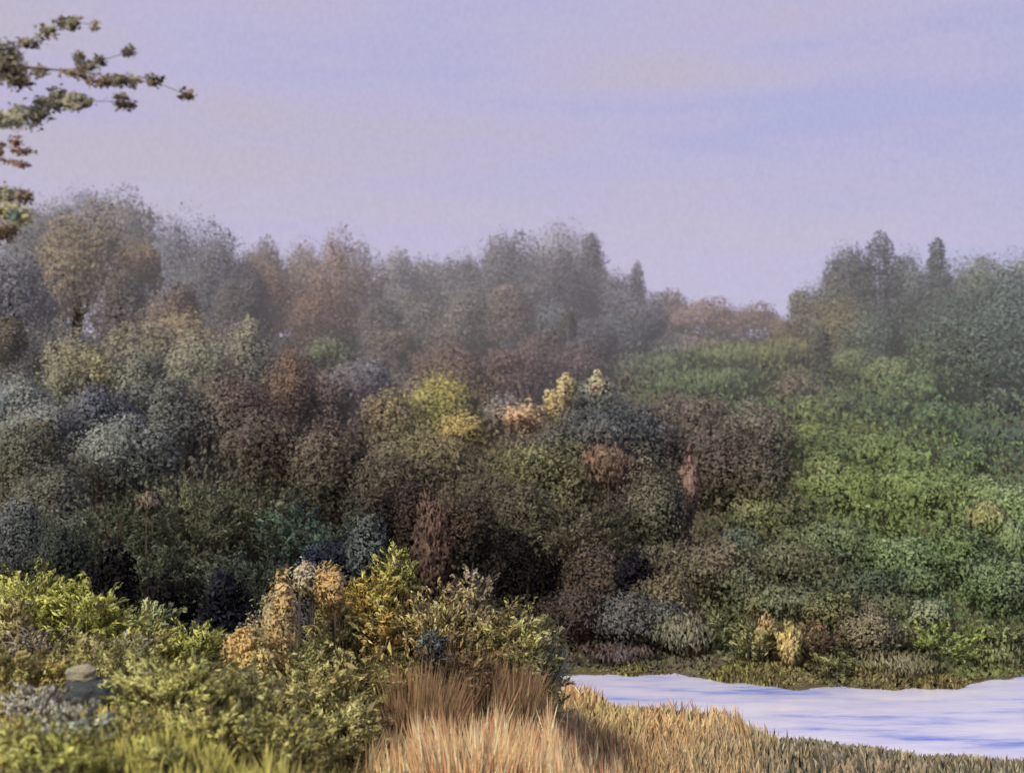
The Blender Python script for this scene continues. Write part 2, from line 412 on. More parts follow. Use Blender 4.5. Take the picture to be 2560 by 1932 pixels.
# ------------------------------------------------------------------ the planting, far to near:
# kind, picture column, top, foot of the visible crown, width (pixels of the 1024 wide frame), distance in metres, three leaf tints, label
PLANTS = [
 # misty skyline, aerial haze painted into these tints
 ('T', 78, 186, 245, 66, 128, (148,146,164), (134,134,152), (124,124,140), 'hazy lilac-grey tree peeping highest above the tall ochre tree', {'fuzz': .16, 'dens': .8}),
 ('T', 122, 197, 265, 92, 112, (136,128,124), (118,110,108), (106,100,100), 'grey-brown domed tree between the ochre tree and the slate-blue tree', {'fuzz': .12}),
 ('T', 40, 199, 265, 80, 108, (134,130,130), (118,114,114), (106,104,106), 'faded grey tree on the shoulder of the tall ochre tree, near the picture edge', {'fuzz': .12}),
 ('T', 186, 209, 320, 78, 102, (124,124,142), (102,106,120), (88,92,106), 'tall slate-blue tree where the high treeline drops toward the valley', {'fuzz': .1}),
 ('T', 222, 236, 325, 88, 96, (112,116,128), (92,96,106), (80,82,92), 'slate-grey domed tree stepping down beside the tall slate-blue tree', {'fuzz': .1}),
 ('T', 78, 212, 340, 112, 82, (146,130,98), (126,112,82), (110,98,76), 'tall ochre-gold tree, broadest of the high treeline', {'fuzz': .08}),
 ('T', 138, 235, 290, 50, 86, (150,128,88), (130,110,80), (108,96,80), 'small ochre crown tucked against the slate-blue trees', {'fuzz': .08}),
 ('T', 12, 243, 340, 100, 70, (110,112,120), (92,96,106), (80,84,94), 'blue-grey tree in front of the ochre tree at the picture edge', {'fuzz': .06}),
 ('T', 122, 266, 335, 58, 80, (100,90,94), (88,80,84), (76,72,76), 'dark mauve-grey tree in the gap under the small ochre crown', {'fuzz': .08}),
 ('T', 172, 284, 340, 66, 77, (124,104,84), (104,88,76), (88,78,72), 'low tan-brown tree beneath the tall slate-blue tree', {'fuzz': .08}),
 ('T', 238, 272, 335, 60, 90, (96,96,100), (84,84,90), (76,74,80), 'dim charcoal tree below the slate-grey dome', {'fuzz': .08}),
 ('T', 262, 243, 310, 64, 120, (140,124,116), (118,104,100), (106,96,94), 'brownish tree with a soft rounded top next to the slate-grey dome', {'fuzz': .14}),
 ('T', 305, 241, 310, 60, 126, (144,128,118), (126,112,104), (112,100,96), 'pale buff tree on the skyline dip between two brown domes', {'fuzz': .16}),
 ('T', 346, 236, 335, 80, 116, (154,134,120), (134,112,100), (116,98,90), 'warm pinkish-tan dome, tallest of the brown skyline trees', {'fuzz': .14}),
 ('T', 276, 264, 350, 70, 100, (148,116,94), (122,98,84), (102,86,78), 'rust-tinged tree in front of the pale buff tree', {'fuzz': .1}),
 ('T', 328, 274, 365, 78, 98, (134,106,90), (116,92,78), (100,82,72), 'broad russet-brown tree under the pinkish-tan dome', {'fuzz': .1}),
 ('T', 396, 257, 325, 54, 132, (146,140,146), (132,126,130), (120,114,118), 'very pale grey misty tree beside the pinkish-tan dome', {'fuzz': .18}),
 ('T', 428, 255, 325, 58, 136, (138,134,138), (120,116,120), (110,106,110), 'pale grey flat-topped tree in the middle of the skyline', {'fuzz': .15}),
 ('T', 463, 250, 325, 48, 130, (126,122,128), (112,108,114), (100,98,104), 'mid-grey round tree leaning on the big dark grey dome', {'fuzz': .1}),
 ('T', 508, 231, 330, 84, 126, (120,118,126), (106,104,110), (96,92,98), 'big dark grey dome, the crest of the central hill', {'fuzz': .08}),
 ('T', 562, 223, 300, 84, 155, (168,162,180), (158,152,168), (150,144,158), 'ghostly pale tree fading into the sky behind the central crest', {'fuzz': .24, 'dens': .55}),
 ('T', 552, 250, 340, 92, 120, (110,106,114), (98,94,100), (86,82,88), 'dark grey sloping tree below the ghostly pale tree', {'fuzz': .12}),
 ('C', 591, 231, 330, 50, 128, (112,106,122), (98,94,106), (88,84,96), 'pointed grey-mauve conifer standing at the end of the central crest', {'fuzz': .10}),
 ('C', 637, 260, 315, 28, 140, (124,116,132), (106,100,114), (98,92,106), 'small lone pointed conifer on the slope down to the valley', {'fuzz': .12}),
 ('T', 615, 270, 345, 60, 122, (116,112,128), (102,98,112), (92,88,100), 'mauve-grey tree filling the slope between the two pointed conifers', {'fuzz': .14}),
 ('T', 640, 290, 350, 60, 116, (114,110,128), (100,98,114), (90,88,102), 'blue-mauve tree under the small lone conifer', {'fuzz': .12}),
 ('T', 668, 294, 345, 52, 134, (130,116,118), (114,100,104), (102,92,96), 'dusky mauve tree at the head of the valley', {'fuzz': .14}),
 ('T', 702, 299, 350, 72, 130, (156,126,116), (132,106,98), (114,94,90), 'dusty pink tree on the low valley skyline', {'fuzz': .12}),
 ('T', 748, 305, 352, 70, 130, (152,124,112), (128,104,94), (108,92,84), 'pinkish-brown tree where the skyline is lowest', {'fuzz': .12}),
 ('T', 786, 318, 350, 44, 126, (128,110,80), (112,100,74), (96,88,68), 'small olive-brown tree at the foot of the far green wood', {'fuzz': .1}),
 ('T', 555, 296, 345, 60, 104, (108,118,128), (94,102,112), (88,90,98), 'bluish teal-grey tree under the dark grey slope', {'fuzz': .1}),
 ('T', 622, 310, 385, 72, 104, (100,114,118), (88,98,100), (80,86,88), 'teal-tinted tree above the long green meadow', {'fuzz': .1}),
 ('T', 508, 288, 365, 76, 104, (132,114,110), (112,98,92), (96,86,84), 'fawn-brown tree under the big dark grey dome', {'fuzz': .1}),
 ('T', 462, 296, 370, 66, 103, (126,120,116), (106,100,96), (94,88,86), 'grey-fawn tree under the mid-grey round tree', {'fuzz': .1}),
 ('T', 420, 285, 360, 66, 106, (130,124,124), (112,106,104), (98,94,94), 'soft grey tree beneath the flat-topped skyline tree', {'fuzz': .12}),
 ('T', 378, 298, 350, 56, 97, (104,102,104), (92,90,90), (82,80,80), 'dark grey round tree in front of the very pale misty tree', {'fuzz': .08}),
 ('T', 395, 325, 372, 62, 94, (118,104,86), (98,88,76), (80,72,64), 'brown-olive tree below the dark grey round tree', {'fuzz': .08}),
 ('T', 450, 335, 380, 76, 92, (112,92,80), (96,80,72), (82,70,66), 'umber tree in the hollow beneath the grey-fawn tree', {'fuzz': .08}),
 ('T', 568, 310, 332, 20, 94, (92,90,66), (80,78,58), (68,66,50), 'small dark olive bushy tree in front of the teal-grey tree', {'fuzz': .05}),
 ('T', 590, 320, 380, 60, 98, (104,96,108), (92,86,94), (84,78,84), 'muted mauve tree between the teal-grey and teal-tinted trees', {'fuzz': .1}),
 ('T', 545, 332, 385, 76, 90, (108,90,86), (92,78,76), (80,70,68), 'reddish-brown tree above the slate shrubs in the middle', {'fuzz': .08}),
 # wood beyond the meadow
 ('C', 880, 230, 345, 72, 101, (98,100,102), (82,84,88), (72,74,80), 'tall broad dark conifer, peak of the far green wood', {'fuzz': .07}),
 ('T', 848, 243, 310, 58, 102, (108,116,116), (94,100,100), (82,88,90), 'rounded grey-green tree leaning against the tall dark conifer', {'fuzz': .07}),
 ('C', 937, 237, 310, 40, 102, (104,114,114), (88,96,98), (76,84,88), 'narrow grey-green conifer, second peak of the far green wood', {'fuzz': .07}),
 ('T', 908, 250, 320, 54, 107, (118,134,130), (102,116,114), (90,102,102), 'pale sage tree in the notch between the two conifers', {'fuzz': .1}),
 ('T', 972, 253, 320, 76, 104, (118,126,112), (100,110,100), (86,96,92), 'grey-olive tree beside the narrow conifer', {'fuzz': .12}),
 ('T', 1018, 250, 325, 84, 102, (140,140,112), (118,124,108), (100,110,102), 'straw-topped pale tree at the end of the far wood', {'fuzz': .12}),
 ('T', 816, 282, 340, 60, 99, (118,114,100), (100,98,90), (88,86,82), 'low grey-olive tree where the far wood falls to the valley', {'fuzz': .1}),
 ('T', 842, 290, 350, 58, 92, (142,130,92), (120,112,80), (102,96,74), 'ochre-olive tree in front of the leaning grey-green tree', {'fuzz': .08}),
 ('T', 874, 304, 360, 60, 90, (92,118,110), (78,102,96), (68,88,86), 'teal-green tree under the tall dark conifer', {'fuzz': .07}),
 ('T', 912, 296, 365, 58, 91, (90,92,90), (76,80,80), (68,70,72), 'charcoal-green tree below the pale sage tree', {'fuzz': .07}),
 ('T', 962, 286, 385, 104, 87, (96,118,96), (78,100,80), (66,84,70), 'wide deep green tree below the narrow conifer', {'fuzz': .08}),
 ('T', 1012, 274, 380, 84, 84, (110,130,130), (86,106,106), (72,92,92), 'blue-green tree in front of the straw-topped tree', {'fuzz': .08}),
 ('C', 822, 326, 402, 30, 84, (80,86,84), (66,72,70), (56,62,60), 'slim dark cypress standing alone at the meadow edge', {'fuzz': .05}),
 ('T', 985, 304, 405, 92, 78, (92,110,98), (74,92,82), (60,78,70), 'dense dark blue-green tree at the lower end of the far wood', {'fuzz': .08}),
 ('T', 1014, 345, 440, 76, 82, (94,108,96), (76,90,82), (62,76,70), 'blue-green tree at the picture edge, coming down onto the bright slope', {'fuzz': .08}),
 ('T', 940, 318, 392, 70, 81, (88,106,88), (72,90,74), (60,76,64), 'dark green tree between the wide deep green tree and the bright slope', {'fuzz': .08}),
 # meadow slope
 ('U', 790, 334, 380, 70, 98, (126,116,72), (112,106,62), (98,96,58), 'olive-ochre brush behind the slim dark cypress', {'dens': .9}),
 ('U', 740, 342, 395, 130, 94, (122,122,64), (104,112,58), (86,98,56), 'broad yellow-green brush at the top of the long meadow', {'dens': .9}),
 ('U', 664, 350, 395, 90, 90, (104,112,66), (88,100,60), (74,88,58), 'dull green brush at the narrow end of the long meadow', {'dens': .9}),
 ('U', 712, 368, 412, 130, 84, (94,112,66), (78,102,62), (66,90,62), 'deep green brush along the lower edge of the long meadow', {'dens': .9}),
 ('S', 795, 372, 400, 44, 82, (128,104,94), (110,92,84), (94,80,74), 'dusty tan low shrub at the foot of the slim dark cypress'),
 ('S', 854, 346, 405, 66, 88, (116,134,66), (96,118,62), (78,100,60), 'fresh green shrub just behind the slim dark cypress, on the bright slope'),
 ('S', 892, 356, 405, 66, 85, (146,152,66), (118,134,62), (92,112,58), 'sunlit yellow-green shrub at the top of the bright slope'),
 ('S', 985, 340, 410, 96, 90, (104,120,82), (84,102,74), (72,90,72), 'muted green shrub beneath the blue-green tree'),
 ('S', 935, 368, 425, 84, 80, (108,130,70), (84,112,64), (68,96,60), 'grass-green shrub beside the sunlit yellow-green shrub'),
 ('S', 1000, 382, 440, 80, 78, (100,112,90), (82,98,82), (70,84,76), 'grey-green shrub with pale flecks at the picture edge under the far wood'),
 ('S', 846, 384, 425, 56, 78, (104,124,60), (84,108,54), (68,92,52), 'mid green shrub at the lower tip of the bright slope'),
 ('S', 884, 396, 430, 60, 75, (74,94,68), (60,80,58), (50,68,52), 'dark bottle-green shrub crossing the bright slope'),
 ('S', 948, 402, 450, 74, 72, (86,120,74), (66,100,66), (54,84,58), 'emerald-tinged shrub below the grass-green shrub'),
 ('S', 1000, 424, 485, 96, 67, (88,96,86), (70,80,72), (58,66,62), 'large charcoal-green shrub over the pale green slope'),
 ('S', 806, 418, 480, 90, 66, (122,124,58), (96,106,54), (78,92,54), 'olive-yellow shrub under the tip of the bright slope'),
 ('S', 872, 428, 495, 116, 62, (108,122,62), (86,106,58), (70,92,56), 'wide grass-green shrub in the middle of the slope'),
 # middle ground, darker thickets
 ('S', 10, 318, 350, 36, 60, (98,88,64), (84,76,54), (70,64,46), 'small dark olive shrub under the blue-grey edge tree'),
 ('S', 52, 320, 385, 88, 63, (106,102,104), (90,86,90), (76,74,78), 'mauve-grey shrub at the foot of the tall ochre tree'),
 ('S', 148, 318, 372, 82, 67, (126,120,92), (104,102,88), (88,88,80), 'olive-grey shrub below the tan-brown tree'),
 ('S', 184, 310, 360, 92, 70, (160,140,102), (134,118,88), (108,98,80), 'sunlit ochre shrub, brightest of the upper thicket'),
 ('S', 246, 318, 390, 76, 66, (134,126,100), (110,108,96), (86,86,80), 'grey-olive shrub with pale tips, next to the rust-tinged tree'),
 ('S', 80, 334, 402, 84, 58, (152,144,98), (126,120,88), (98,98,80), 'pale olive-gold domed shrub below the tall ochre tree'),
 ('S', 196, 336, 395, 84, 62, (144,142,112), (118,118,96), (92,92,82), 'soft sage-olive shrub under the sunlit ochre shrub'),
 ('S', 140, 350, 408, 66, 58, (110,112,98), (90,94,84), (76,80,74), 'grey-green shrub between the olive-gold dome and the sage-olive shrub'),
 ('S', 290, 350, 410, 54, 61, (120,94,72), (104,84,70), (90,74,64), 'orange-brown shrub glowing in the brown thicket'),
 ('S', 332, 334, 362, 50, 80, (116,116,76), (98,106,74), (84,92,68), 'small moss-green shrub below the broad russet tree'),
 ('S', 362, 354, 402, 70, 72, (116,114,122), (102,98,106), (88,86,92), 'lilac-blue shrub in the hollow above the yellow dome shrub'),
 ('S', 320, 372, 430, 66, 62, (112,94,86), (90,76,70), (74,64,60), 'cocoa-brown shrub beside the orange-brown shrub'),
 ('S', 452, 346, 395, 92, 80, (116,94,82), (96,78,70), (78,66,62), 'rusty brown shrub behind the yellow dome shrub'),
 ('S', 524, 350, 405, 92, 80, (110,92,86), (90,74,72), (76,64,64), 'dull maroon-brown shrub behind the cream flower spray'),
 ('S', 580, 345, 390, 70, 86, (112,94,94), (94,80,80), (80,70,72), 'mauve-brown shrub above the slate shrubs'),
 ('S', 440, 372, 428, 80, 66, (164,140,66), (134,132,62), (98,108,56), 'rounded yellow-green dome shrub in the centre of the hillside', {'dens': 1.2}),
 ('S', 484, 380, 430, 42, 67, (96,78,70), (80,66,60), (66,56,54), 'dark brown shrub filling the gap beside the yellow dome shrub'),
 ('S', 392, 388, 432, 56, 60, (132,116,86), (106,94,74), (86,76,64), 'buff-brown shrub on the shaded side of the yellow dome shrub'),
 ('S', 506, 392, 420, 52, 62, (130,130,132), (108,108,110), (92,90,92), 'silver-grey shrub behind the cream flower spray'),
 ('S', 523, 401, 424, 44, 58, (226,190,138), (200,158,110), (162,126,96), 'low spray of cream and peach blossom in the centre of the hillside', {'lp': 4.2}),
 ('S', 556, 388, 414, 24, 58, (204,186,126), (176,156,98), (138,126,80), 'small yellow blossom clump between the peach spray and slate shrub', {'lp': 4.2}),
 ('S', 567, 371, 396, 20, 59, (204,186,134), (172,156,106), (136,124,86), 'tallest pale yellow blossom clump above the slate shrub', {'lp': 4.2}),
 ('S', 597, 371, 394, 18, 60, (200,184,142), (166,150,112), (128,120,96), 'tiny straw-coloured blossom clump beyond the tall yellow clump', {'lp': 4.2}),
 ('S', 462, 414, 440, 52, 57, (186,164,82), (154,136,72), (118,106,62), 'low shrub with hanging yellow blossom under the yellow dome shrub', {'lp': 4.2}),
 ('S', 592, 380, 440, 88, 61, (104,114,104), (80,88,84), (62,68,68), 'slate-green shrub under the tiny straw-coloured clump'),
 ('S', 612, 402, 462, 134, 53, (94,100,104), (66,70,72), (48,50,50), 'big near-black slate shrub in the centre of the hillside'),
 ('S', 690, 392, 445, 110, 63, (114,104,92), (94,84,74), (78,70,62), 'wide grey-brown shrub below the long meadow'),
 ('S', 760, 402, 450, 80, 60, (112,106,92), (94,90,78), (80,76,66), 'grey-buff shrub where the brown thicket meets the green slope'),
 ('S', 722, 424, 510, 116, 52, (104,92,80), (82,70,62), (64,56,50), 'large chocolate-brown shrub over the stream thicket'),
 ('S', 765, 440, 510, 60, 50, (96,92,82), (78,74,66), (64,60,54), 'brownish-grey shrub beside the large chocolate-brown shrub'),
 ('S', 18, 372, 428, 76, 54, (120,130,128), (98,108,110), (80,90,94), 'blue-green shrub under the mauve-grey shrub at the picture edge'),
 ('S', 40, 396, 450, 84, 50, (124,128,112), (104,108,96), (86,92,84), 'frosty sage shrub below the olive-gold dome'),
 ('S', 98, 388, 440, 74, 52, (88,92,110), (74,76,96), (60,64,80), 'navy-grey shrub under the grey-green shrub'),
 ('S', 124, 418, 475, 112, 48, (122,128,116), (102,108,98), (84,88,82), 'wide silver-sage shrub beneath the navy-grey shrub'),
 ('S', 178, 380, 440, 74, 55, (104,110,100), (84,90,82), (70,76,72), 'grey-green shrub touching the brown thicket under the sage-olive shrub'),
 ('S', 230, 372, 440, 110, 56, (108,92,82), (86,74,68), (70,60,58), 'wide dark brown shrub in the middle of the brown thicket'),
 ('S', 30, 424, 490, 90, 45, (98,94,66), (78,76,54), (62,60,46), 'dark olive shrub below the frosty sage shrub'),
 ('S', 270, 408, 470, 90, 50, (100,88,76), (80,70,64), (64,56,52), 'smoky brown shrub above the tall olive willow'),
 ('S', 330, 424, 500, 90, 48, (96,84,70), (76,66,58), (60,50,48), 'earth-brown shrub under the cocoa-brown shrub'),
 ('S', 430, 424, 490, 140, 52, (116,110,80), (94,88,66), (74,68,56), 'broad drab-olive shrub below the yellow dome shrub'),
 ('S', 540, 436, 510, 120, 48, (126,124,68), (96,96,62), (76,74,54), 'broad olive shrub with a yellow-green flush below the near-black shrub'),
 ('S', 392, 456, 520, 96, 46, (94,88,70), (74,68,56), (58,52,46), 'dim grey-olive shrub above the black hollows'),
 ('S', 475, 462, 540, 100, 44, (92,86,66), (72,66,54), (56,50,44), 'dim brown-olive shrub above the black gap'),
 ('U', 612, 443, 486, 56, 46, (142,108,88), (116,90,72), (94,78,60), 'patch of salmon-red brush under the near-black slate shrub', {'dens': .8, 'ext': .1}),
 ('U', 690, 452, 518, 22, 45, (136,104,90), (110,86,76), (88,72,62), 'thin salmon-pink grass strip between two dark shrubs', {'dens': .8, 'ext': .05}),
 ('S', 655, 460, 540, 72, 43, (98,98,80), (76,76,62), (60,58,50), 'grey-olive shrub between the salmon grass patches'),
 ('P', 578, 476, 560, 112, 42, (116,114,86), (90,86,66), (68,64,50), 'rounded olive willow bush hanging over the dark hollow by the stream'),
 ('S', 510, 484, 550, 76, 42.5, (88,82,66), (68,62,52), (54,48,42), 'shadowy brown shrub leaning on the rounded olive willow'),
 ('S', 372, 480, 535, 64, 41, (62,44,38), (34,25,23), (20,16,15), 'blackish maroon shrub coloured as shade in the hollow behind the yellow bush'),  # near-black tints of these three shrubs stand for shade in the hollows
 ('S', 412, 486, 540, 40, 40.6, (64,48,42), (42,32,30), (28,22,22), 'small shrub coloured black as shade beside the salmon-brown grass tuft'),
 ('S', 466, 486, 550, 62, 40.4, (72,54,46), (48,38,34), (32,26,26), 'blackish brown shrub coloured as shade on the far side of the salmon-brown grass tuft'),
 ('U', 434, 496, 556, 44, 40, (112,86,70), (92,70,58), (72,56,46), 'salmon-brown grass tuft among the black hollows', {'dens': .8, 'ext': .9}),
 ('S', 520, 540, 590, 80, 38.5, (36,30,28), (20,17,17), (13,12,12), 'black shrub coloured as shade under the rounded olive willow'),  # black tints paint the shade beneath the willow
 # tall willow thicket
 ('P', 200, 452, 560, 130, 41, (122,124,72), (92,98,64), (66,72,50), 'tall olive-green willow with a rounded yellowish top', {'dens': 1.1}),
 ('P', 258, 455, 560, 100, 42, (106,104,76), (84,84,64), (64,64,52), 'grey-olive willow joined to the tall yellowish willow'),
 ('P', 110, 468, 570, 130, 40, (104,112,70), (80,90,60), (56,62,46), 'spreading green willow lower than the yellowish willow'),
 ('S', 45, 462, 530, 90, 42, (94,92,78), (76,74,64), (60,58,54), 'murky grey-brown shrub under the dark olive edge shrub'),
 ('P', 292, 486, 550, 72, 38, (72,106,74), (50,80,62), (40,62,52), 'emerald green bush at the edge of the willow thicket'),
 ('P', 330, 505, 570, 60, 37.5, (84,104,84), (62,80,68), (46,60,52), 'cool green bush between the emerald bush and the blackish maroon shrub'),
 ('P', 165, 520, 610, 100, 38, (80,88,62), (60,68,52), (44,50,42), 'lower dark green willow under the spreading willow'),
 ('P', 250, 526, 612, 120, 37, (78,88,70), (58,66,56), (42,48,44), 'bottle-green willow hanging above the black undershade'),
 ('S', 18, 500, 560, 64, 36, (94,96,100), (76,78,82), (60,62,66), 'smooth blue-grey shrub at the picture edge over the chartreuse bush'),
 ('U', 150, 490, 506, 24, 39, (122,100,92), (104,88,80), (88,76,68), 'faint pink grass plume in front of the willows', {'dens': 1.0}),
 ('S', 62, 520, 580, 66, 34, (44,48,56), (28,30,36), (20,20,24), 'inky blue-black shrub coloured as shade under the smooth blue-grey shrub'),  # from here, near-black shrubs fill in for deep shadow behind the near bushes
 ('S', 112, 548, 620, 70, 32, (30,28,30), (18,16,18), (12,11,12), 'shrub coloured black as undershade, rising to a small point behind the chartreuse bush'),
 ('S', 168, 575, 640, 76, 31, (28,25,25), (16,15,16), (11,10,11), 'deep black shrub coloured as shade below the lower dark green willow'),
 ('S', 226, 582, 645, 76, 30.5, (34,34,40), (20,20,26), (14,14,18), 'blue-black shrub coloured as shade below the bottle-green willow'),
 ('S', 326, 538, 600, 64, 30, (34,40,56), (22,26,40), (15,18,28), 'deep navy shrub coloured as shade behind the cream blossom'),
 ('S', 366, 515, 575, 46, 29.5, (78,88,84), (62,72,70), (50,58,56), 'steel-blue shrub just above the tall yellow bush'),
 # bright slope toward the stream
 ('S', 845, 466, 540, 116, 54, (140,146,60), (112,128,58), (86,106,56), 'long yellow-green shrub across the lower bright slope'),
 ('S', 935, 466, 540, 120, 53, (134,150,72), (106,126,64), (82,104,60), 'largest pale green shrub of the lower bright slope'),
 ('S', 1004, 478, 570, 110, 50, (132,144,84), (104,124,76), (82,102,70), 'pale green shrub at the picture edge above the dark teal shrub'),
 ('U', 985, 500, 524, 40, 47, (164,146,104), (140,130,86), (112,110,70), 'dry straw grass tuft on the pale green slope', {'dens': .9}),
 ('S', 765, 498, 548, 74, 48, (142,144,56), (110,116,52), (86,94,48), 'lemon-green shrub at the foot of the chocolate-brown shrub'),
 ('S', 836, 520, 582, 110, 44, (102,118,76), (82,100,70), (64,84,62), 'sea-green shrub under the long yellow-green shrub'),
 ('S', 900, 534, 590, 96, 43, (138,156,80), (106,130,72), (82,106,66), 'light green shrub between the sea-green and dark teal shrubs'),
 ('S', 962, 528, 610, 92, 42, (80,98,66), (62,80,58), (50,66,50), 'dark teal-green shrub, darkest of the bright slope'),
 ('S', 742, 526, 556, 46, 44, (84,112,94), (66,92,78), (56,76,66), 'small teal shrub between the lemon-green shrub and the dark hollow'),
 ('S', 704, 540, 620, 110, 40, (110,96,76), (86,76,62), (68,58,50), 'wide brown shrub above the stream reeds'),
 ('S', 792, 540, 615, 120, 40.5, (106,100,72), (84,80,60), (66,64,50), 'wide brown-olive shrub below the sea-green shrub'),
 ('S', 858, 568, 622, 90, 39.5, (68,90,68), (52,72,56), (42,60,48), 'deep teal shrub edging the light green shrub'),
 ('S', 784, 582, 645, 120, 38, (94,106,78), (74,86,66), (58,68,56), 'dull green shrub behind the upright yellow bank shrub'),
 ('S', 884, 592, 655, 100, 38, (94,86,66), (74,68,54), (58,52,44), 'dark brown-olive shrub behind the mauve bank shrub'),
 ('S', 1004, 556, 630, 86, 39, (106,120,70), (84,100,62), (64,80,54), 'leafy green shrub at the picture edge above the lime bush'),
 ('S', 634, 546, 600, 36, 37.5, (32,30,38), (20,18,24), (14,13,17), 'small black shrub coloured as shade in the hollow above the slate bank shrub'),  # near-black tint paints the shade of the recess
 ('S', 598, 548, 620, 66, 38, (96,76,64), (70,54,48), (50,38,36), 'dark chestnut shrub under the rounded olive willow'),
 ('S', 664, 575, 635, 66, 37, (122,108,70), (98,88,60), (76,68,50), 'ochre-olive shrub beside the small black hollow shrub'),
 ('S', 572, 588, 665, 62, 36.2, (80,66,58), (58,47,42), (42,35,32), 'dark plum-brown shrub at the narrow end of the stream'),
 ('S', 634, 590, 672, 96, 36.0, (94,96,92), (76,78,78), (62,64,64), 'large slate-grey bank shrub at the narrow end of the stream'),
 ('S', 812, 396, 432, 40, 73, (122,132,62), (98,114,56), (78,96,52), 'small yellow-green shrub under the slim dark cypress'),
 ('S', 905, 444, 486, 48, 60, (130,142,66), (104,124,60), (84,106,56), 'round light green shrub standing out of the middle of the slope'),
 ('S', 965, 440, 490, 52, 61, (96,114,76), (78,98,68), (64,82,60), 'round grey-green shrub under the emerald-tinged shrub'),
 ('S', 828, 448, 500, 46, 57, (116,124,58), (92,106,52), (74,90,48), 'bushy moss-yellow shrub at the edge of the brown thicket'),
 ('P', 880, 484, 540, 50, 50, (150,156,62), (122,136,58), (92,112,54), 'feathery lemon-green bush on the lower bright slope'),
 ('P', 800, 488, 540, 44, 49.5, (122,130,56), (96,108,52), (76,88,48), 'feathery olive-green bush beside the lemon-green shrub'),
 ('P', 960, 492, 545, 50, 48.5, (142,158,80), (114,136,70), (88,112,62), 'feathery pale green bush above the darkest teal shrub'),
 ('U', 1012, 520, 580, 44, 45, (112,128,80), (90,110,72), (70,90,62), 'soft green shrub at the picture edge under the straw grass tuft'),
 ('S', 920, 566, 620, 50, 40.2, (104,118,72), (82,98,62), (64,80,54), 'small green shrub between the deep teal and darkest teal shrubs'),
 ('P', 772, 552, 606, 40, 39.6, (120,108,66), (96,88,56), (74,68,46), 'tan-olive twiggy bush in front of the wide brown-olive shrub'),
 ('S', 740, 562, 615, 40, 38.8, (106,112,72), (84,90,60), (64,70,50), 'small olive shrub next to the tan-olive twiggy bush'),
 # stream bank
 ('P', 726, 596, 652, 36, 36.4, (142,154,70), (112,122,64), (86,94,54), 'upright oval lime-olive bush on the stream bank'),
 ('U', 690, 612, 680, 66, 35.7, (122,122,90), (98,98,76), (76,76,60), 'grey-olive brush at the water beside the slate bank shrub'),
 ('P', 756, 612, 686, 50, 35.2, (156,146,76), (124,122,66), (96,96,54), 'golden-olive bush at the water beside the oval lime-olive bush'),
 ('U', 790, 622, 694, 26, 34.9, (190,168,86), (158,142,74), (120,110,60), 'tall golden-yellow grass tuft at the water', {'dens': 1.0}),
 ('U', 766, 612, 650, 20, 35.6, (196,156,92), (168,132,78), (130,104,66), 'orange-buff grass tuft behind the golden-yellow tuft', {'dens': 1.4}),
 ('S', 830, 592, 636, 64, 37, (134,132,64), (108,108,58), (84,86,50), 'olive-yellow shrub above the red-brown bank shrub'),
 ('P', 814, 614, 668, 54, 35.8, (144,98,72), (108,78,60), (76,56,48), 'red-brown twiggy shrub on the stream bank'),
 ('P', 832, 646, 700, 46, 34.6, (136,144,66), (106,116,58), (82,90,50), 'grass-green bush at the water under the red-brown shrub'),
 ('S', 872, 610, 662, 62, 36, (136,122,100), (114,100,84), (92,82,68), 'mauve-buff shrub beside the red-brown bank shrub'),
 ('S', 926, 598, 634, 54, 37, (136,136,112), (110,114,92), (88,92,74), 'grey-sage shrub above the lime bush'),
 ('P', 940, 621, 664, 90, 35.6, (172,184,50), (138,156,46), (104,122,44), 'bright lime-green bush on the stream bank', {'dens': 1.2}),
 ('P', 1004, 618, 672, 56, 36, (126,128,70), (100,106,62), (80,84,52), 'olive-green bush beside the lime bush at the picture edge'),
 ('U', 900, 650, 698, 90, 34.8, (108,100,70), (88,82,60), (70,64,48), 'low brown-olive brush at the water below the lime bush'),
 ('U', 985, 650, 686, 84, 35.4, (112,98,74), (90,80,62), (72,64,50), 'low russet-olive brush at the water by the picture edge'),
 ('U', 622, 652, 680, 80, 35.1, (96,72,60), (74,56,50), (56,42,40), 'low maroon brush along the narrow end of the stream'),
 # near bank
 ('P', 330, 588, 700, 140, 20.9, (146,136,76), (114,104,62), (84,74,48), 'wide olive-gold bush under the apricot-topped and drab olive bushes', {'dens': 1.2}),
 ('P', 38, 694, 740, 84, 14.6, (150,148,140), (126,124,116), (98,98,92), 'ash-grey leaning bush below the mustard bush'),
 ('P', 76, 726, 764, 100, 13.3, (108,114,108), (88,94,90), (68,74,72), 'slate-leaved low bush below the ash-grey bush'),
 ('S', 285, 592, 690, 96, 23.6, (62,62,62), (42,44,50), (30,32,40), 'dark shrub coloured as shade behind the peach and cream blossoming bush'),  # added as the navy-black shade behind the blossom
 ('P', 436, 560, 730, 190, 21.4, (150,138,78), (116,102,62), (82,68,46), 'broad olive-gold bush mass among the yellow bushes, reaching down to the reeds', {'dens': 1.3}),
 ('P', 110, 636, 720, 110, 17.6, (168,162,76), (140,134,66), (106,102,54), 'sprawling yellow-green broom over the dark slate stone', {'dens': .9}),
 ('P', 300, 640, 730, 110, 18.2, (150,142,74), (122,114,64), (90,84,50), 'sprawling olive-yellow broom between the olive broom and the drab bushes', {'dens': .9}),
 ('P', 215, 700, 790, 110, 14.2, (172,166,76), (142,136,66), (104,100,52), 'low yellow-green broom at the bottom under the wide feathery broom'),
 ('P', 8, 640, 720, 70, 16.4, (158,146,74), (130,118,64), (98,90,52), 'mustard-olive bush at the picture edge under the dusky mauve bush'),
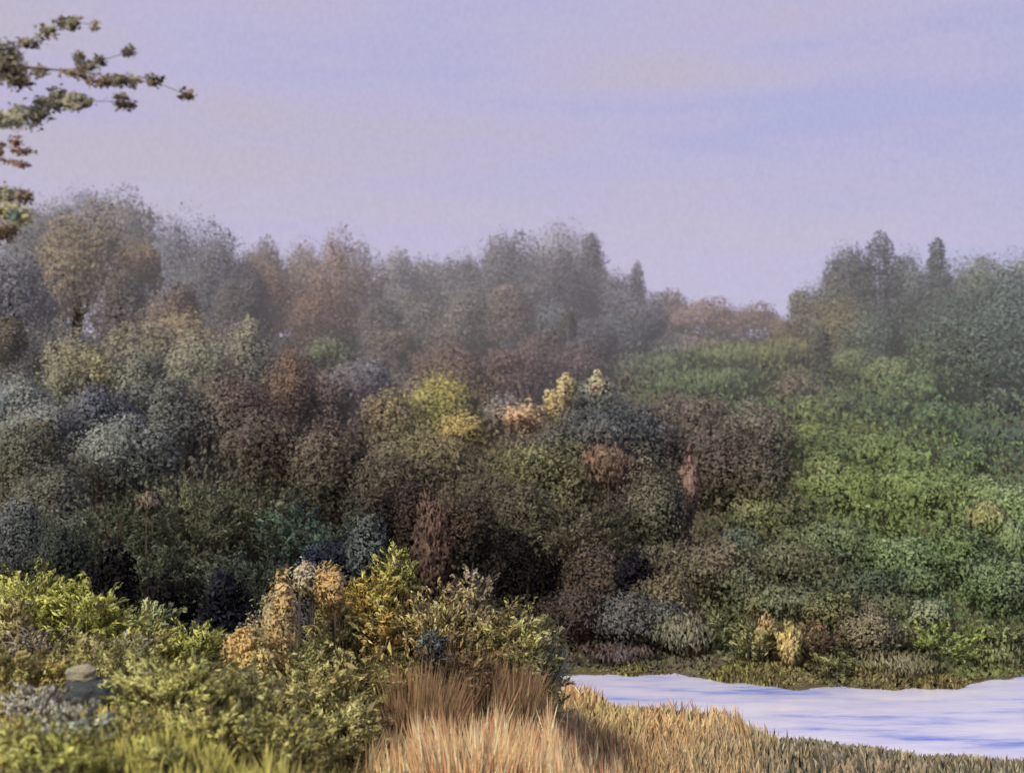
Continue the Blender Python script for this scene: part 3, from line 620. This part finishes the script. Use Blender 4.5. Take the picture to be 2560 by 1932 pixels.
 ('P', 20, 730, 790, 70, 12.7, (158,156,68), (130,126,60), (96,94,48), 'yellow-green tuft of broom in the bottom corner before the ash-grey bush'),
 ('P', 128, 722, 790, 60, 13.4, (150,146,70), (122,116,60), (90,86,48), 'olive-yellow sprig of broom at the end of the slate-leaved bush'),
 ('P', 13, 577, 612, 44, 20.2, (186,172,120), (160,144,96), (128,114,78), 'pinkish buff dry clump inside the chartreuse bush'),
 ('P', 30, 542, 640, 110, 21.2, (186,186,70), (158,160,62), (112,116,52), 'big chartreuse bush with spiky top at the picture edge', {'dens': 1.1}),
 ('P', 84, 558, 640, 74, 20.8, (182,184,70), (154,156,60), (108,112,50), 'chartreuse bush with one tall shoot, in front of the black shade', {'dens': 1.1}),
 ('P', 118, 590, 640, 56, 21, (176,178,70), (146,150,62), (106,110,52), 'low chartreuse bush trailing down beside the black shade'),
 ('P', 157, 577, 632, 40, 23, (128,140,88), (96,108,72), (66,76,56), 'wispy grey-green bush standing against the black shade'),
 ('P', 195, 608, 655, 64, 20.2, (180,182,76), (152,156,64), (116,122,54), 'bright yellow-green bush with fingered tips below the wispy bush'),
 ('P', 152, 612, 655, 54, 20, (176,162,70), (146,136,62), (108,104,52), 'golden-green bush beside the fingered yellow-green bush'),
 ('P', 30, 622, 672, 100, 19.2, (104,92,88), (80,70,68), (60,52,52), 'dusky brown-mauve bush coloured as shade under the big chartreuse bush'),  # brown-mauve tint paints the shade beneath the chartreuse bush
 ('P', 84, 628, 662, 36, 19.2, (186,158,104), (156,132,84), (116,98,66), 'small buff-orange bush beside the dusky mauve bush'),
 ('P', 122, 628, 672, 66, 18.9, (142,138,104), (118,114,86), (90,88,66), 'silvery grey-green bush beside the buff-orange bush'),
 ('P', 45, 650, 705, 90, 16.6, (182,160,76), (150,132,64), (108,98,52), 'mustard bush beside the pale cream boulder'),
 ('P', 178, 650, 752, 140, 15.2, (172,168,78), (142,140,70), (102,102,56), 'wide feathery yellow-green broom with dark stems, largest of the near bank', {'dens': 1.1}),
 ('P', 248, 655, 745, 100, 15.8, (148,140,76), (118,112,64), (86,82,50), 'olive broom beside the wide feathery broom'),
 ('P', 282, 700, 785, 110, 14.8, (168,158,74), (136,130,66), (98,94,52), 'mossy yellow broom at the bottom beside the reeds'),
 ('P', 58, 752, 800, 124, 12.2, (176,176,66), (146,150,58), (104,110,46), 'low chartreuse bush along the bottom under the slate-leaved bush'),
 ('P', 160, 760, 800, 50, 12.5, (156,154,66), (122,120,56), (88,86,44), 'small olive bush at the bottom beside the low chartreuse bush'),
 ('S', 253, 618, 648, 50, 19.0, (202,172,108), (176,146,86), (132,110,64), 'tan-orange bush at the foot of the cream blossom'),
 ('S', 279, 578, 622, 40, 19.4, (238,212,150), (216,184,112), (168,140,80), 'peach and cream blossoming bush against the navy shade', {'lp': 5, 'ext': .8, 'fuzz': .16}),
 ('S', 306, 558, 580, 30, 20.6, (238,226,196), (214,196,150), (150,134,100), 'white-flecked blossom spray over the navy shade', {'lp': 4.6, 'dens': .7, 'ext': .8, 'fuzz': .2}),
 ('S', 331, 564, 592, 36, 20.4, (238,208,142), (216,182,108), (166,142,78), 'apricot-topped bush next to the white-flecked spray', {'lp': 5, 'ext': .8, 'fuzz': .16}),
 ('P', 328, 585, 640, 46, 20.8, (136,128,66), (106,100,56), (80,76,46), 'drab olive bush under the apricot-topped bush'),
 ('P', 302, 606, 660, 44, 19.6, (160,166,78), (126,132,66), (94,98,52), 'leaf-green bush between the peach bush and the drab olive bush'),
 ('P', 374, 544, 630, 56, 21.6, (206,178,66), (176,150,58), (130,112,50), 'tall bright yellow bush in the middle of the near bank', {'dens': 1.2}),
 ('P', 398, 533, 580, 42, 22.2, (150,152,66), (120,122,58), (90,92,48), 'yellow-green bush peeking over the tall bright yellow bush'),
 ('P', 380, 596, 640, 38, 20.8, (208,174,66), (178,146,58), (132,108,50), 'golden-yellow bush at the foot of the tall bright yellow bush'),
 ('P', 436, 552, 640, 66, 21.8, (158,142,84), (124,110,70), (92,82,54), 'khaki bush with yellow tips beside the tall yellow bush'),
 ('P', 476, 549, 620, 44, 22, (126,118,96), (104,98,78), (80,76,60), 'mauve-grey leaved bush between two khaki bushes'),
 ('P', 521, 565, 645, 60, 21.4, (164,158,84), (130,126,70), (96,92,54), 'round khaki-yellow bush nearest the narrow end of the stream'),
 ('P', 345, 618, 690, 86, 19.2, (142,136,70), (108,102,58), (80,74,44), 'broad olive bush under the drab olive bush'),
 ('P', 398, 622, 672, 50, 19.8, (192,172,80), (150,134,66), (108,98,52), 'yellow-flecked bush beside the broad olive bush'),
 ('P', 452, 618, 690, 70, 20.4, (122,104,70), (92,76,54), (66,54,40), 'brown-khaki bush in front of the mauve-grey bush'),
 ('P', 432, 620, 655, 28, 20.0, (74,94,98), (54,70,74), (40,52,56), 'small blue-green bush in the brown shade'),
 ('P', 542, 600, 668, 40, 22, (124,128,106), (96,102,86), (72,78,66), 'grey-green bush at the narrow end of the stream beside the khaki-yellow bush'),
 ('P', 345, 670, 740, 80, 17.6, (152,146,82), (120,114,66), (88,82,50), 'straw-olive bush where the broom meets the reeds'),
 ('G', 415, 646, 735, 90, 19.3, (104,78,52), (78,56,38), (54,38,28), 'dark brown grass tuft under the yellow-flecked bush', {'dens': 1.5}),
 ('G', 470, 634, 730, 120, 20.6, (100,76,50), (74,54,38), (52,38,28), 'tall dark brown grass tuft behind the pale reeds', {'dens': 1.5}),
 ('G', 516, 648, 716, 44, 20.3, (112,88,60), (84,64,44), (60,46,34), 'brown grass tuft leaning toward the narrow end of the stream', {'dens': 1.4}),
]


# ------------------------------------------------------------------ ground, water
def build_ground():
    xs = np.unique(np.concatenate([np.linspace(-900, -60, 30), np.linspace(-60, -22, 40), np.linspace(-22, 24, 150), np.linspace(24, 70, 45), np.linspace(70, 900, 30)]))
    ys = np.unique(np.concatenate([np.linspace(-60, 4, 20), np.linspace(4, 24, 50), np.linspace(24, 38, 130), np.linspace(38, 80, 70), np.linspace(80, 260, 60), np.linspace(260, 1500, 25)]))
    X, Y = np.meshgrid(xs, ys)
    Z = terrain(X, Y)
    Z = Z + np.where(Y > 45, .25 * np.sin(X * .5 + 2 * np.sin(Y * .21)) * np.sin(Y * .4), 0)
    V = np.stack([X, Y, Z], -1).reshape(-1, 3)
    nx, ny = len(xs), len(ys)
    i = np.arange(nx * ny).reshape(ny, nx)
    Fc = np.stack([i[:-1, :-1], i[:-1, 1:], i[1:, 1:], i[1:, :-1]], -1).reshape(-1, 4)
    me = bpy.data.meshes.new('ground'); me.from_pydata(V.tolist(), [], Fc.tolist())
    for p in me.polygons: p.use_smooth = True
    me.materials.append(M_SOIL)
    structure('ground', me)

def build_water():
    m, nt, out = new_mat('stream_water')
    tc = nt.nodes.new('ShaderNodeTexCoord')
    mp = nt.nodes.new('ShaderNodeMapping'); mp.inputs['Scale'].default_value = (.16, .75, 1); mp.inputs['Rotation'].default_value = (0, 0, .14)
    nt.links.new(tc.outputs['Object'], mp.inputs['Vector'])
    nz = nt.nodes.new('ShaderNodeTexNoise'); nz.inputs['Scale'].default_value = 1.5; nz.inputs['Detail'].default_value = 7; nz.inputs['Roughness'].default_value = .62
    nt.links.new(mp.outputs[0], nz.inputs['Vector'])
    cr = nt.nodes.new('ShaderNodeValToRGB'); e = cr.color_ramp.elements
    e[0].position = .34; e[0].color = (*lin((138, 160, 228)), 1)
    e[1].position = .62; e[1].color = (*lin((238, 235, 244)), 1)
    k = e.new(.46); k.color = (*lin((216, 216, 240)), 1)
    nt.links.new(nz.outputs['Fac'], cr.inputs[0])
    mp2 = nt.nodes.new('ShaderNodeMapping'); mp2.inputs['Scale'].default_value = (1.0, 3.2, 1)
    nt.links.new(tc.outputs['Object'], mp2.inputs['Vector'])
    n2 = nt.nodes.new('ShaderNodeTexNoise'); n2.inputs['Scale'].default_value = 2.6; n2.inputs['Detail'].default_value = 5
    nt.links.new(mp2.outputs[0], n2.inputs['Vector'])
    bp = nt.nodes.new('ShaderNodeBump'); bp.inputs['Strength'].default_value = .45; bp.inputs['Distance'].default_value = .05
    nt.links.new(n2.outputs['Fac'], bp.inputs['Height'])
    g = nt.nodes.new('ShaderNodeBsdfGlossy'); g.inputs['Roughness'].default_value = .12
    nt.links.new(cr.outputs[0], g.inputs['Color']); nt.links.new(bp.outputs[0], g.inputs['Normal'])
    d = nt.nodes.new('ShaderNodeBsdfDiffuse'); nt.links.new(cr.outputs[0], d.inputs['Color'])
    mx = nt.nodes.new('ShaderNodeMixShader'); mx.inputs[0].default_value = .60
    nt.links.new(g.outputs[0], mx.inputs[1]); nt.links.new(d.outputs[0], mx.inputs[2])
    nt.links.new(mx.outputs[0], out.inputs['Surface'])
    xs = np.linspace(-60, 80, 841)
    ne = near_edge(xs) - .25; fa = far_edge(xs) + .3
    V = [(x, y, 0.0) for x, y in zip(xs, ne)] + [(x, y, 0.0) for x, y in zip(xs, fa)]
    n = len(xs)
    Fc = [(i, i + 1, n + i + 1, n + i) for i in range(n - 1)]
    me = bpy.data.meshes.new('water'); me.from_pydata(V, [], Fc); me.materials.append(m)
    structure('water', me)

build_ground(); build_water()

# ------------------------------------------------------------------ plants from the table
_v = [(world_at(r[1], (r[2] + r[3]) / 2, r[5]), (r[4] * .5 * r[5] / F, (r[3] - r[2]) * .6 * r[5] / F), calm(lin(r[7])) * GAIN) for r in PLANTS]
MIX_C, MIX_R, MIX_M = (np.array([v[i] for v in _v]) for i in range(3))
for row in PLANTS:
    kind, px, top, bot, w, D, c1, c2, c3, label = row[:10]
    opt = row[10] if len(row) > 10 else {}
    if 34.3 < D < 36.5 and px > 600:               # the bank plants follow the water's edge
        D = float(np.interp((px - W / 2) / F * D, *FAR)) + .35 + (D - 34.3) * .8
    grp = opt.pop('group', None)
    if grp is None:
        if kind in 'TC' and D > 82: grp = 'trees along the misty skyline'
        elif kind == 'G': grp = 'upright tufts of dry grass'
        elif D < 24: grp = 'shrubs on the near bank'
        elif D < 39: grp = 'shrubs along the far bank'
        else: grp = 'shrubs on the hillside'
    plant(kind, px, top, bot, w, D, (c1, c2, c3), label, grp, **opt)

# ------------------------------------------------------------------ stuff nobody could count
def undergrowth():
    n = 220000
    D = 32.6 + (rng.random(n) ** 1.8) * 125
    r = rng.uniform(-.50, .50, n)
    x = r * D
    keep = D > np.interp(x, *FAR) + .05
    D, x, r = D[keep], x[keep], r[keep]; n = len(D)
    P = np.stack([x, D, terrain(x, D)], 1)
    lump = .6 + .9 * np.clip(wob(P, 4.0, 2) + .3, 0, 1)
    P[:, 2] += rng.random(n) * lump * (1 + D * .004) * (1 - .55 * sm(.08, .2, r)) * (.12 + .88 * sm(0, 5, D - np.interp(x, *FAR)))
    shore = 1 - sm(1.5, 5, D - np.interp(x, *FAR))
    green = sm(.05, .25, r + .12 * wob(P, 14, 3)) * .9 * (1 - .7 * shore)
    a = np.array([lin((92, 82, 64)), lin((72, 62, 52)), lin((84, 86, 60))])
    b = np.array([lin((116, 122, 70)), lin((88, 106, 68)), lin((104, 114, 76))])
    k = np.clip((wob(P, 5, 1) * 1.5 + 1.5 + rng.normal(0, .5, n)).astype(int), 0, 2)
    col = (a[k] * (1 - green[:, None]) + b[k] * green[:, None]) * GAIN * np.exp(rng.normal(0, .15, (n, 1)))
    haze = sm(60, 150, D)[:, None] * .5  # far tints drawn toward grey-lilac as painted haze
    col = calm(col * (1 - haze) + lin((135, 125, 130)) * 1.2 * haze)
    # brambles and saplings that close the gaps of the thicket
    tall = (rng.random(n) < .42) & (D > 37) & (D < 95)
    P[tall, 2] = terrain(x[tall], D[tall]) + rng.random(tall.sum()) ** 1.2 * (1.2 + 2.6 * np.clip(wob(P[tall], 3.0, 4) + .45, 0, 1))
    bl, wt = neighbours(P + np.array([0, 0, .5]))
    k_ = (.80 * sm(.02, .2, wt))[:, None]
    col = col * (1 - k_) + bl * np.exp(rng.normal(0, .14, (n, 1))) * k_
    T = rng.normal(0, .5, (n, 3)) + np.array([0, 0, 1]); N = rng.normal(0, .7, (n, 3)) + np.array([0, -1, .3])
    cl = rng.normal(0, .35, (n, 3)) + np.array([0, -.5, .8])
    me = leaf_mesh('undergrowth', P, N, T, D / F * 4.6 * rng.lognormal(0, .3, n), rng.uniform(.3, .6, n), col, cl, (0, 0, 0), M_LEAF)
    structure('undergrowth', me, 'stuff')

def reeds():
    n = 38000
    px = rng.uniform(325, 800, n); D = 16.8 + 13.5 * rng.random(n) ** 1.2
    x = (px - W / 2) / F * D
    ok = (D < np.interp(x, *NEAR) - .15) & (rng.random(n) > sm(670, 800, px)) & (rng.random(n) < sm(325, 400, px)) & (D < 20.0 + .5 * np.sin(px * .07) + 4.6 * sm(515, 590, px) + .5 * np.sin(px * .11) * sm(560, 620, px) + 3.2 * sm(660, 720, px))
    px, D, x = px[ok], D[ok], x[ok]; n = len(x)
    P = np.stack([x, D, terrain(x, D)], 1)
    tall = (1.0 + .22 * np.sin(px * .075) * np.sin(px * .031 + 1) + .14 * np.sin(px * .23 + D) + .12 * np.sin(px * .51 - D * 2)) * np.interp(px, [330, 420, 530, 565, 660, 790], [.80, .98, .94, .70, .56, .36])
    L = tall * rng.uniform(.4, 1.12, n) * 1.02
    pal = np.array([lin(c) for c in [(190, 152, 104), (172, 132, 84), (206, 176, 134), (156, 116, 76), (158, 116, 84), (162, 142, 88), (118, 92, 66)]]) * GAIN
    t = wob(np.stack([px * .08, D * .25, np.zeros(n)], 1), 1.0, 3) * 2.2 + 2.2 + rng.normal(0, 1.25, n)
    col = pal[np.clip(t.astype(int), 0, 6)] * np.exp(rng.normal(0, .13, (n, 1)))
    gr = (sm(640, 780, px) * .55 + (1 - sm(340, 400, px)) * .75)[:, None]
    col = col * (1 - gr) + lin((128, 120, 72)) * GAIN * gr
    lean = rng.normal(0, .10, (n, 2)) * L[:, None]; lean[:, 0] += .10 * np.sin(px * .04) * L
    me = blade_mesh('dry_reeds', P, rng.uniform(-.8, .8, n), L, D / F * 1.4 * rng.uniform(.5, 1.8, n), lean, calm(col, .84) * .92, (0, 0, 0), M_BLADE)
    structure('dry_reeds', me, 'stuff')

def bank_grass():
    n = 60000
    r = rng.uniform(-.48, .48, n); D = rng.uniform(12.2, 30, n)
    x = r * D; ne = np.interp(x, *NEAR)
    ok = (D < ne - .1)
    x, D, r = x[ok], D[ok], r[ok]; n = len(x)
    P = np.stack([x, D, terrain(x, D)], 1)
    L = rng.uniform(.16, .55, n) * (1 + .4 * wob(P, 2.0, 1)) * np.where(r > .18, .62, 1.0) * np.where(r < -.2, .42, 1.0) * (.3 + .7 * sm(.2, 4, np.interp(x, *NEAR) - D))
    a = np.array([lin((138, 134, 62)), lin((112, 104, 58)), lin((150, 140, 76)), lin((88, 76, 54))])
    b = np.array([lin((118, 116, 96)), lin((96, 92, 72)), lin((132, 118, 92)), lin((86, 84, 74))])
    k = np.clip((wob(P, 1.6, 2) * 1.9 + 1.9 + rng.normal(0, .7, n)).astype(int), 0, 3)
    g = sm(.0, .2, r)[:, None]
    col = (a[k] * (1 - g) + b[k] * g) * GAIN
    c_ = np.array([lin((176, 142, 98)), lin((150, 118, 82)), lin((166, 148, 100)), lin((118, 98, 74))])
    g2 = (sm(.0, .05, r + .03 * wob(P, 1.3, 4)) * (1 - sm(.11, .21, r + .05 * wob(P, 1.7, 3))))[:, None]
    g2 = g2 * np.clip(.62 + .5 * wob(P, .9, 0), .1, 1)[:, None]
    col = calm(col * (1 - g2) + c_[k] * GAIN * g2, .9) * np.exp(rng.normal(0, .16, (n, 1)))
    L = L * (1 + .7 * g2[:, 0] * np.clip(wob(P, .7, 2) + .5, 0, 1.2))
    lean = rng.normal(0, .22, (n, 2)) * L[:, None]
    me = blade_mesh('grass', P, rng.uniform(-1, 1, n), L, D / F * 2.4 * rng.uniform(.6, 1.5, n), lean, col, (0, 0, 0), M_BLADE)
    structure('grass', me, 'stuff')

def shore_sedge():
    n = 16000
    r = rng.uniform(-.05, .48, n); x = r * 34
    D = far_edge(x) - .12 + np.abs(rng.normal(0, .55, n))
    P = np.stack([x, D, np.maximum(terrain(x, D), -.02)], 1)
    patch = np.clip(wob(P, 1.1, 2) + .45, 0.05, 1.3)
    L = rng.uniform(.08, .42, n) * patch
    a = np.array([lin((112, 104, 72)), lin((92, 84, 60)), lin((128, 126, 74)), lin((84, 66, 52))])
    k = np.clip((wob(P, 1.4, 1) * 1.9 + 1.7 + rng.normal(0, .7, n)).astype(int), 0, 3)
    col = a[k] * GAIN * np.exp(rng.normal(0, .15, (n, 1)))
    lean = rng.normal(0, .3, (n, 2)) * L[:, None]; lean[:, 1] -= .25 * L
    structure('sedge_grass', blade_mesh('sedge_grass', P, rng.uniform(-1, 1, n), L, D / F * 2.2 * rng.uniform(.6, 1.5, n), lean, col, (0, 0, 0), M_BLADE), 'stuff')

undergrowth(); reeds(); bank_grass(); shore_sedge()

# ------------------------------------------------------------------ stones
def stone(px, py, w, h, D, cols, label, tilt=0.0, perched=False):
    import bmesh
    c = world_at(px, py, D); s = D / F
    bm = bmesh.new(); bmesh.ops.create_icosphere(bm, subdivisions=4, radius=1.0)
    sx, sy, sz = w * .5 * s, w * .42 * s, h * .5 * s
    sd = rng.uniform(0, 9, 3)
    P = np.array([v.co[:] for v in bm.verts])
    P = np.sign(P) * np.abs(P) ** .72
    dsp = 1 + .20 * wob(P + sd, .45, 1) + .09 * wob(P + sd, .17, 2) + .05 * wob(P + sd, .07, 3)
    P = P * dsp[:, None] * np.array([sx, sy, sz])
    ca, sa = math.cos(tilt), math.sin(tilt)
    P = np.stack([P[:, 0] * ca - P[:, 2] * sa, P[:, 1], P[:, 0] * sa + P[:, 2] * ca], 1)
    gz = float(terrain(c[0], c[1])); foot = min(gz + .02, c[2] - sz * .7)
    if not perched: P[:, 2] = np.where(P[:, 2] < 0, P[:, 2] * max(1.0, (c[2] - foot) / sz + .25), P[:, 2])
    for v, p in zip(bm.verts, P): v.co = p
    for f in bm.faces: f.smooth = True
    me = bpy.data.meshes.new('boulder'); bm.to_mesh(me); bm.free()
    me.materials.append(noise_material('stone', cols, 6.0 / max(sx, .2), bump=.9, stretch=(1, 1, 2.5)))
    o = bpy.data.objects.new('boulder', me); C.objects.link(o); o.location = c
    o['label'] = label; o['category'] = 'boulder'; o['group'] = 'stones on the near bank'

stone(82, 673, 27, 17, 15.5, [(170, 160, 130), (205, 196, 165), (190, 178, 150)], 'small pale cream boulder resting on a dark slate stone', perched=True)
stone(90, 693, 56, 30, 15.5, [(66, 72, 72), (92, 98, 96), (78, 84, 84)], 'dark slate stone directly under the pale cream boulder')

# ------------------------------------------------------------------ tree whose branch hangs into the view
def overhanging_tree():
    D = 13.0; s = D / F
    bx = (-330 - W / 2) * s
    base = np.array([bx, D + .6, float(terrain(bx, D + .6))])
    o = thing('overhanging_tree', 'tall tree leaning in with sparse olive-brown leaf clumps hanging against the sky', 'tree', tuple(base))
    clumps = [(30, 43, 24, 10, 0), (46, 32, 18, 14, 1), (62, 22, 15, 13, 0), (74, 23, 14, 13, 0), (95, 26, 9, 12, 2),
              (4, 58, 36, 30, 0), (12, 70, 34, 28, 0), (22, 82, 22, 12, 3), (-14, 66, 40, 40, 0), (40, 72, 16, 12, 2),
              (79, 57, 10, 12, 0), (77, 73, 26, 9, 3), (88, 66, 20, 10, 0), (100, 61, 13, 12, 0), (103, 81, 34, 12, 3), (122, 81, 28, 11, 0), (135, 80, 12, 9, 1),
              (128, 52, 15, 11, 0), (154, 81, 17, 12, 0), (187, 95, 14, 11, 3), (124, 105, 24, 9, 3), (122, 97, 16, 9, 1),
              (45, 104, 24, 16, 1), (60, 99, 26, 22, 1), (74, 102, 22, 20, 1), (88, 102, 10, 10, 1), (6, 120, 36, 16, 1), (24, 116, 40, 20, 1), (38, 114, 24, 16, 1),
              (15, 142, 12, 10, 4), (23, 151, 20, 8, 4), (0, 150, 8, 18, 4), (10, 161, 16, 6, 4), (22, 165, 16, 6, 4),
              (6, 196, 34, 20, 1), (24, 196, 18, 14, 3), (6, 212, 34, 18, 5), (20, 216, 22, 20, 5), (4, 232, 30, 18, 3), (14, 213, 12, 8, 6)]
    pal = {0: ((104, 98, 68), (84, 76, 48), (70, 62, 42)), 1: ((128, 124, 92), (112, 108, 76), (98, 92, 62)), 2: ((128, 120, 100), (118, 108, 88), (104, 96, 74)),
           3: ((112, 90, 56), (92, 74, 44), (72, 58, 40)), 4: ((150, 116, 92), (118, 90, 70), (92, 72, 58)), 5: ((142, 138, 76), (120, 116, 58), (92, 84, 44)), 6: ((150, 190, 158), (128, 168, 140), (110, 140, 110))}
    arrs = []
    cents = []
    for (px, py, w, h, k) in clumps:
        d = D + rng.uniform(-.5, .5)
        c = world_at(px, py, d); cents.append(c)
        n = int(w * h * .40 + 20)
        q = rng.normal(0, .46, (n, 3)) * np.array([w * .5, w * .4, h * .5]) * s
        P = c + q
        T = np.stack([rng.normal(.5, .5, n), rng.normal(0, .4, n), rng.normal(-.05, .35, n)], 1)
        N = rng.normal(0, .6, (n, 3)) + np.array([0, -1, .3])
        cl = rng.normal(0, .4, (n, 3)) + np.array([0, -.5, .4])
        col = calm(palette(P, pal[k], .15, rng.random(n), .12), .62) * .74
        arrs.append((P, N, T, 5.2 * s * rng.lognormal(0, .25, n), rng.uniform(.4, .65, n), col, cl))
    part('crown', leaf_mesh('crown', *[np.concatenate(a) for a in zip(*arrs)], base, M_LEAF), o)
    t = Tubes()
    tp = world_at(-300, 20, D + .6)
    t.add([base - [0, 0, .3], base * .6 + tp * .4 + [.15, 0, 0], base * .25 + tp * .75, tp, world_at(-270, -160, D + .6)], [.34, .28, .24, .2, .1], 9)
    part('trunk', t.mesh('trunk', base, M_BARK), o)
    def limb(ends, r):
        t = Tubes(); pts = [world_at(*e) for e in ends]
        t.add(pts, [max(.004, r * (1 - i / (len(pts) - 1)) ** 3.2) for i in range(len(pts))], 6)
        part('branch', t.mesh('branch', base, M_TWIG), o)
    limb([(-302, 60, D + .5), (-170, 58, D + .3), (-60, 64, D + .1), (10, 66, D), (60, 70, D), (95, 74, D), (125, 80, D), (156, 82, D), (188, 95, D)], .085)
    limb([(-306, 110, D + .5), (-160, 118, D + .3), (-50, 122, D), (20, 117, D), (60, 102, D), (90, 101, D), (122, 101, D)], .075)
    limb([(-60, 64, D + .1), (-20, 58, D), (25, 44, D), (50, 28, D), (76, 22, D), (96, 25, D)], .03)
    limb([(60, 70, D), (84, 68, D), (102, 60, D), (129, 52, D)], .010)
    limb([(-300, 190, D + .5), (-140, 180, D + .2), (-40, 150, D), (4, 146, D), (22, 151, D)], .06)
    limb([(-40, 150, D), (-10, 158, D), (10, 161, D), (26, 167, D)], .014)
    limb([(-308, 250, D + .5), (-130, 232, D + .2), (-40, 212, D), (6, 210, D), (26, 198, D)], .07)
overhanging_tree()

# ------------------------------------------------------------------ light, sky, camera
SUN_EL, SUN_AZ = math.radians(42), math.radians(215)      # azimuth clockwise from +Y: behind the painter, from the left
w = bpy.data.worlds.new('World'); scene.world = w; w.use_nodes = True
nt = w.node_tree
for n in list(nt.nodes): nt.nodes.remove(n)
out = nt.nodes.new('ShaderNodeOutputWorld')
sky = nt.nodes.new('ShaderNodeTexSky'); sky.sky_type = 'NISHITA'; sky.sun_disc = False
sky.sun_elevation = SUN_EL; sky.sun_rotation = SUN_AZ; sky.dust_density = 3.0
bg1 = nt.nodes.new('ShaderNodeBackground'); bg1.inputs['Strength'].default_value = .06
nt.links.new(sky.outputs[0], bg1.inputs['Color'])
tc = nt.nodes.new('ShaderNodeTexCoord')
mp = nt.nodes.new('ShaderNodeMapping'); mp.inputs['Scale'].default_value = (2.2, 2.2, 15); mp.inputs['Rotation'].default_value = (0, .05, 0)
nt.links.new(tc.outputs['Generated'], mp.inputs['Vector'])
nz = nt.nodes.new('ShaderNodeTexNoise'); nz.inputs['Scale'].default_value = 1.6; nz.inputs['Detail'].default_value = 5; nz.inputs['Roughness'].default_value = .5
nt.links.new(mp.outputs[0], nz.inputs['Vector'])
sep = nt.nodes.new('ShaderNodeSeparateXYZ'); nt.links.new(tc.outputs['Generated'], sep.inputs[0])
def math_node(op, a, b):
    n = nt.nodes.new('ShaderNodeMath'); n.operation = op
    for i, v in enumerate((a, b)):
        if isinstance(v, (int, float)): n.inputs[i].default_value = v
        else: nt.links.new(v, n.inputs[i])
    return n.outputs[0]
east = math_node('MULTIPLY', sep.outputs['X'], .42)           # bluer toward the east
f = math_node('ADD', nz.outputs['Fac'], east)
cr = nt.nodes.new('ShaderNodeValToRGB'); e = cr.color_ramp.elements
e[0].position = .30; e[0].color = (*lin((182, 175, 193)), 1)
e[1].position = .74; e[1].color = (*lin((168, 169, 207)), 1)
k = e.new(.50); k.color = (*lin((179, 173, 202)), 1)
nt.links.new(f, cr.inputs[0])
# pale mist near the horizon
hz = nt.nodes.new('ShaderNodeMapRange'); hz.inputs['From Min'].default_value = .02; hz.inputs['From Max'].default_value = .20
hz.inputs['To Min'].default_value = .8; hz.inputs['To Max'].default_value = 0.0
nt.links.new(sep.outputs['Z'], hz.inputs['Value'])
mix = nt.nodes.new('ShaderNodeMix'); mix.data_type = 'RGBA'
nt.links.new(hz.outputs[0], mix.inputs['Factor']); nt.links.new(cr.outputs[0], mix.inputs['A']); mix.inputs['B'].default_value = (*lin((190, 183, 205)), 1)
# light and dark of paper grain painted into the sky as mottling
gn = nt.nodes.new('ShaderNodeTexNoise'); gn.inputs['Scale'].default_value = 420; gn.inputs['Detail'].default_value = 2
gm = nt.nodes.new('ShaderNodeMapping'); gm.inputs['Scale'].default_value = (1, 1, .55)
nt.links.new(tc.outputs['Generated'], gm.inputs['Vector']); nt.links.new(gm.outputs[0], gn.inputs['Vector'])
gr = nt.nodes.new('ShaderNodeMapRange'); gr.inputs['From Min'].default_value = .3; gr.inputs['From Max'].default_value = .7
gr.inputs['To Min'].default_value = .96; gr.inputs['To Max'].default_value = 1.04
nt.links.new(gn.outputs['Fac'], gr.inputs['Value'])
sc = nt.nodes.new('ShaderNodeVectorMath'); sc.operation = 'SCALE'
nt.links.new(mix.outputs['Result'], sc.inputs[0]); nt.links.new(gr.outputs[0], sc.inputs['Scale'])
bg2 = nt.nodes.new('ShaderNodeBackground'); bg2.inputs['Strength'].default_value = 1.17
nt.links.new(sc.outputs[0], bg2.inputs['Color'])
mxs = nt.nodes.new('ShaderNodeMixShader'); mxs.inputs[0].default_value = .94
nt.links.new(bg1.outputs[0], mxs.inputs[1]); nt.links.new(bg2.outputs[0], mxs.inputs[2])
nt.links.new(mxs.outputs[0], out.inputs['Surface'])

sl = bpy.data.lights.new('sun', 'SUN'); sl.energy = 3.5; sl.angle = math.radians(9); sl.color = (1.0, .93, .82)
so = bpy.data.objects.new('sun', sl); C.objects.link(so)
sd = Vector((math.sin(SUN_AZ) * math.cos(SUN_EL), math.cos(SUN_AZ) * math.cos(SUN_EL), math.sin(SUN_EL)))
so.rotation_euler = (-sd).to_track_quat('-Z', 'Y').to_euler(); so.location = sd * 60

cam = bpy.data.cameras.new('camera'); cam.sensor_width = 36.0; cam.lens = 36.0 * F / W
cam.clip_start = .1; cam.clip_end = 5000
cam.dof.use_dof = True; cam.dof.focus_distance = 24.0; cam.dof.aperture_fstop = .60
co = bpy.data.objects.new('camera', cam); C.objects.link(co); co.location = (0, 0, EYE); co.rotation_euler = (math.pi / 2, 0, 0)
scene.camera = co
scene.view_settings.view_transform = 'Standard'; scene.view_settings.look = 'None'; scene.view_settings.exposure = 0
scene.cycles.max_bounces = 6; scene.cycles.diffuse_bounces = 3; scene.cycles.glossy_bounces = 2; scene.cycles.transmission_bounces = 3
scene.cycles.use_denoising = True
